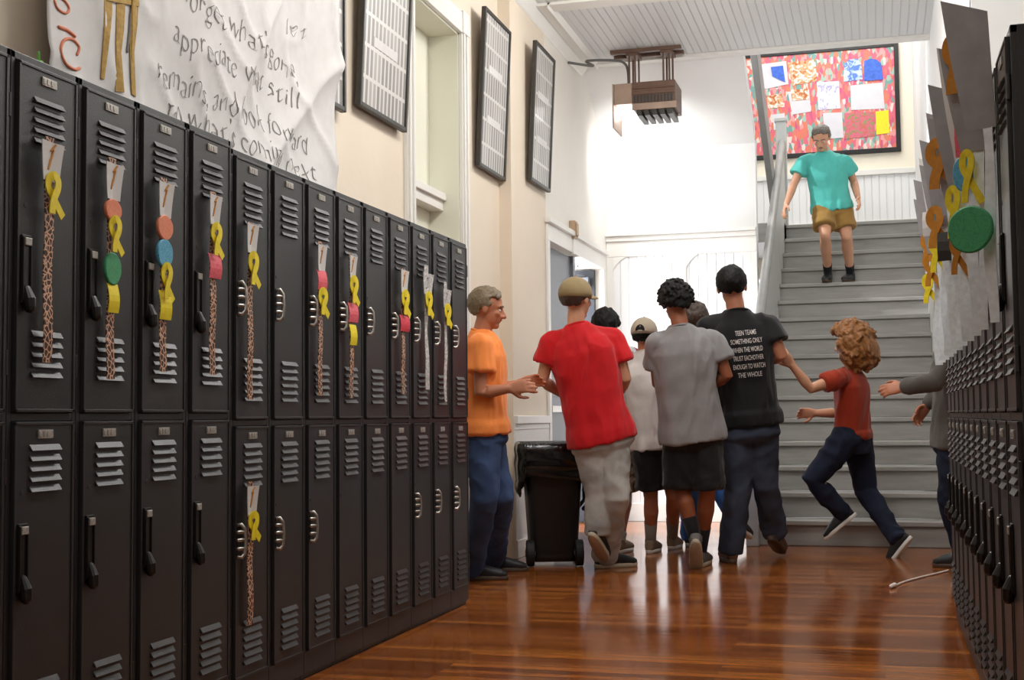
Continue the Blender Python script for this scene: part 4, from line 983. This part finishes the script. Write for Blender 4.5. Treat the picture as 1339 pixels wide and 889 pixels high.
person('man in teal T-shirt and khaki shorts coming down the stairs', 12.25, 1.72, dict(
    head=(1074, 181, -.08), n=(1076, 201, 0), sl=(1105, 212, -.03), sr=(1050, 212, 0), hl=(1100, 272, 0), hr=(1076, 272, 0),
    el=(1116, 236, .05), wl=(1122, 259, -.12), er=(1038, 241, -.02), wr=(1028, 268, -.15), kl=(1107, 309, -.08), kr=(1079, 307, -.16),
    fl=('s', 1109, sy(11)+.085, 195, 0, RISE*12+.004), fr=('s', 1082, sy(11)+.05, 185, 0, RISE*12+.004), hem=-.05), 'c_teal', 'c_khaki', (190, -22), 'sk_light', ('hair_grey', 'short'), None, ('sh_dark', 'sole_brown'), short=.72, seed=9, socks=('c_bsock', .28), build=1.08)
person('person in dark grey jacket half hidden behind the end of the right hand lockers', 8.0, 1.72, dict(
    head=(1248, 396, .0), n=(1250, 430, 0), sl=(1250, 450, -.17), sr=(1254, 450, .17), hl=(1250, 570, -.09), hr=(1254, 570, .09),
    el=(1222, 500, -.26), wl=(1182, 506, -.2), er=(1236, 505, .2), wr=(1214, 530, .2), kl=(1243, 655, -.09), kr=(1250, 655, .09),
    fl=('g', 1243, 742, -70, 0), fr=('g', 1250, 738, -70, 0), hem=-.1), 'c_dark', 'c_navy', (-75, -5), 'sk_tan', ('hair_brown', 'full'), None, ('sh_dark', 'sole_brown'), sleeve=1.85, seed=13, build=1.16)


# ------------------------------------------------------------------ light
def area(name, loc, tgt, sx, sy, power, col=(1, 1, 1)):
    l = bpy.data.lights.new(name, 'AREA'); l.shape = 'RECTANGLE'; l.size = sx; l.size_y = sy; l.energy = power; l.color = col
    o = bpy.data.objects.new(name, l); C.objects.link(o); o.location = loc
    o.rotation_euler = (V(tgt)-V(loc)).to_track_quat('-Z', 'Y').to_euler(); return o
area('ceiling_light_near', (-.9, 1.2, 3.85), (-.9, 1.2, 0), .5, 2.4, 26, (1, .97, .93))
area('ceiling_light_mid', (-.9, 5.2, 3.85), (-.9, 5.2, 0), .5, 2.4, 55, (1, .96, .91))
def point(name, loc, power, rad=.25, col=(1, .98, .95)):
    l = bpy.data.lights.new(name, 'POINT'); l.energy = power; l.shadow_soft_size = rad; l.color = col
    o = bpy.data.objects.new(name, l); C.objects.link(o); o.location = loc; return o
point('added_ceiling_fill_far', (-.9, 7.9, 3.62), 75)  # added fill that brightens the far ceiling, no globe hangs here
point('added_ceiling_fill_mid', (-.9, 5.0, 3.5), 35)  # second added fill for the ceiling, without any fixture
area('stairwell_light', (-.4, 13.6, 5.8), (-.4, 13.8, 0), 1.6, 1.6, 58, (1, .98, .94))
area('doorway_daylight', (XB-.75, 10.95, 1.4), (0, 11.2, .9), 1.0, 2.0, 92, (.95, .97, 1))
sp = bpy.data.lights.new('unit_lamp', 'SPOT'); sp.energy = 58; sp.spot_size = 2.2; sp.spot_blend = 1; sp.shadow_soft_size = .1
so = bpy.data.objects.new('unit_lamp', sp); C.objects.link(so); so.location = c+V((-.17, .24, -.5))
so.rotation_euler = (V((-1.9, YW, 3.0))-so.location).to_track_quat('-Z', 'Y').to_euler()
sn = bpy.data.lights.new('sun', 'SUN'); sn.energy = 3; sn.angle = .03
s2 = bpy.data.objects.new('sun', sn); C.objects.link(s2); s2.rotation_euler = V((.72, .22, -.62)).to_track_quat('-Z', 'Y').to_euler()
w = bpy.data.worlds.new('World'); S.world = w; w.use_nodes = True
bg = w.node_tree.nodes['Background']; bg.inputs[0].default_value = (.93, .96, 1, 1); bg.inputs[1].default_value = 2.5
S.view_settings.view_transform = 'Standard'; S.view_settings.look = 'None'; S.view_settings.gamma = 1; S.view_settings.exposure = 0
S.view_settings.use_curve_mapping = False
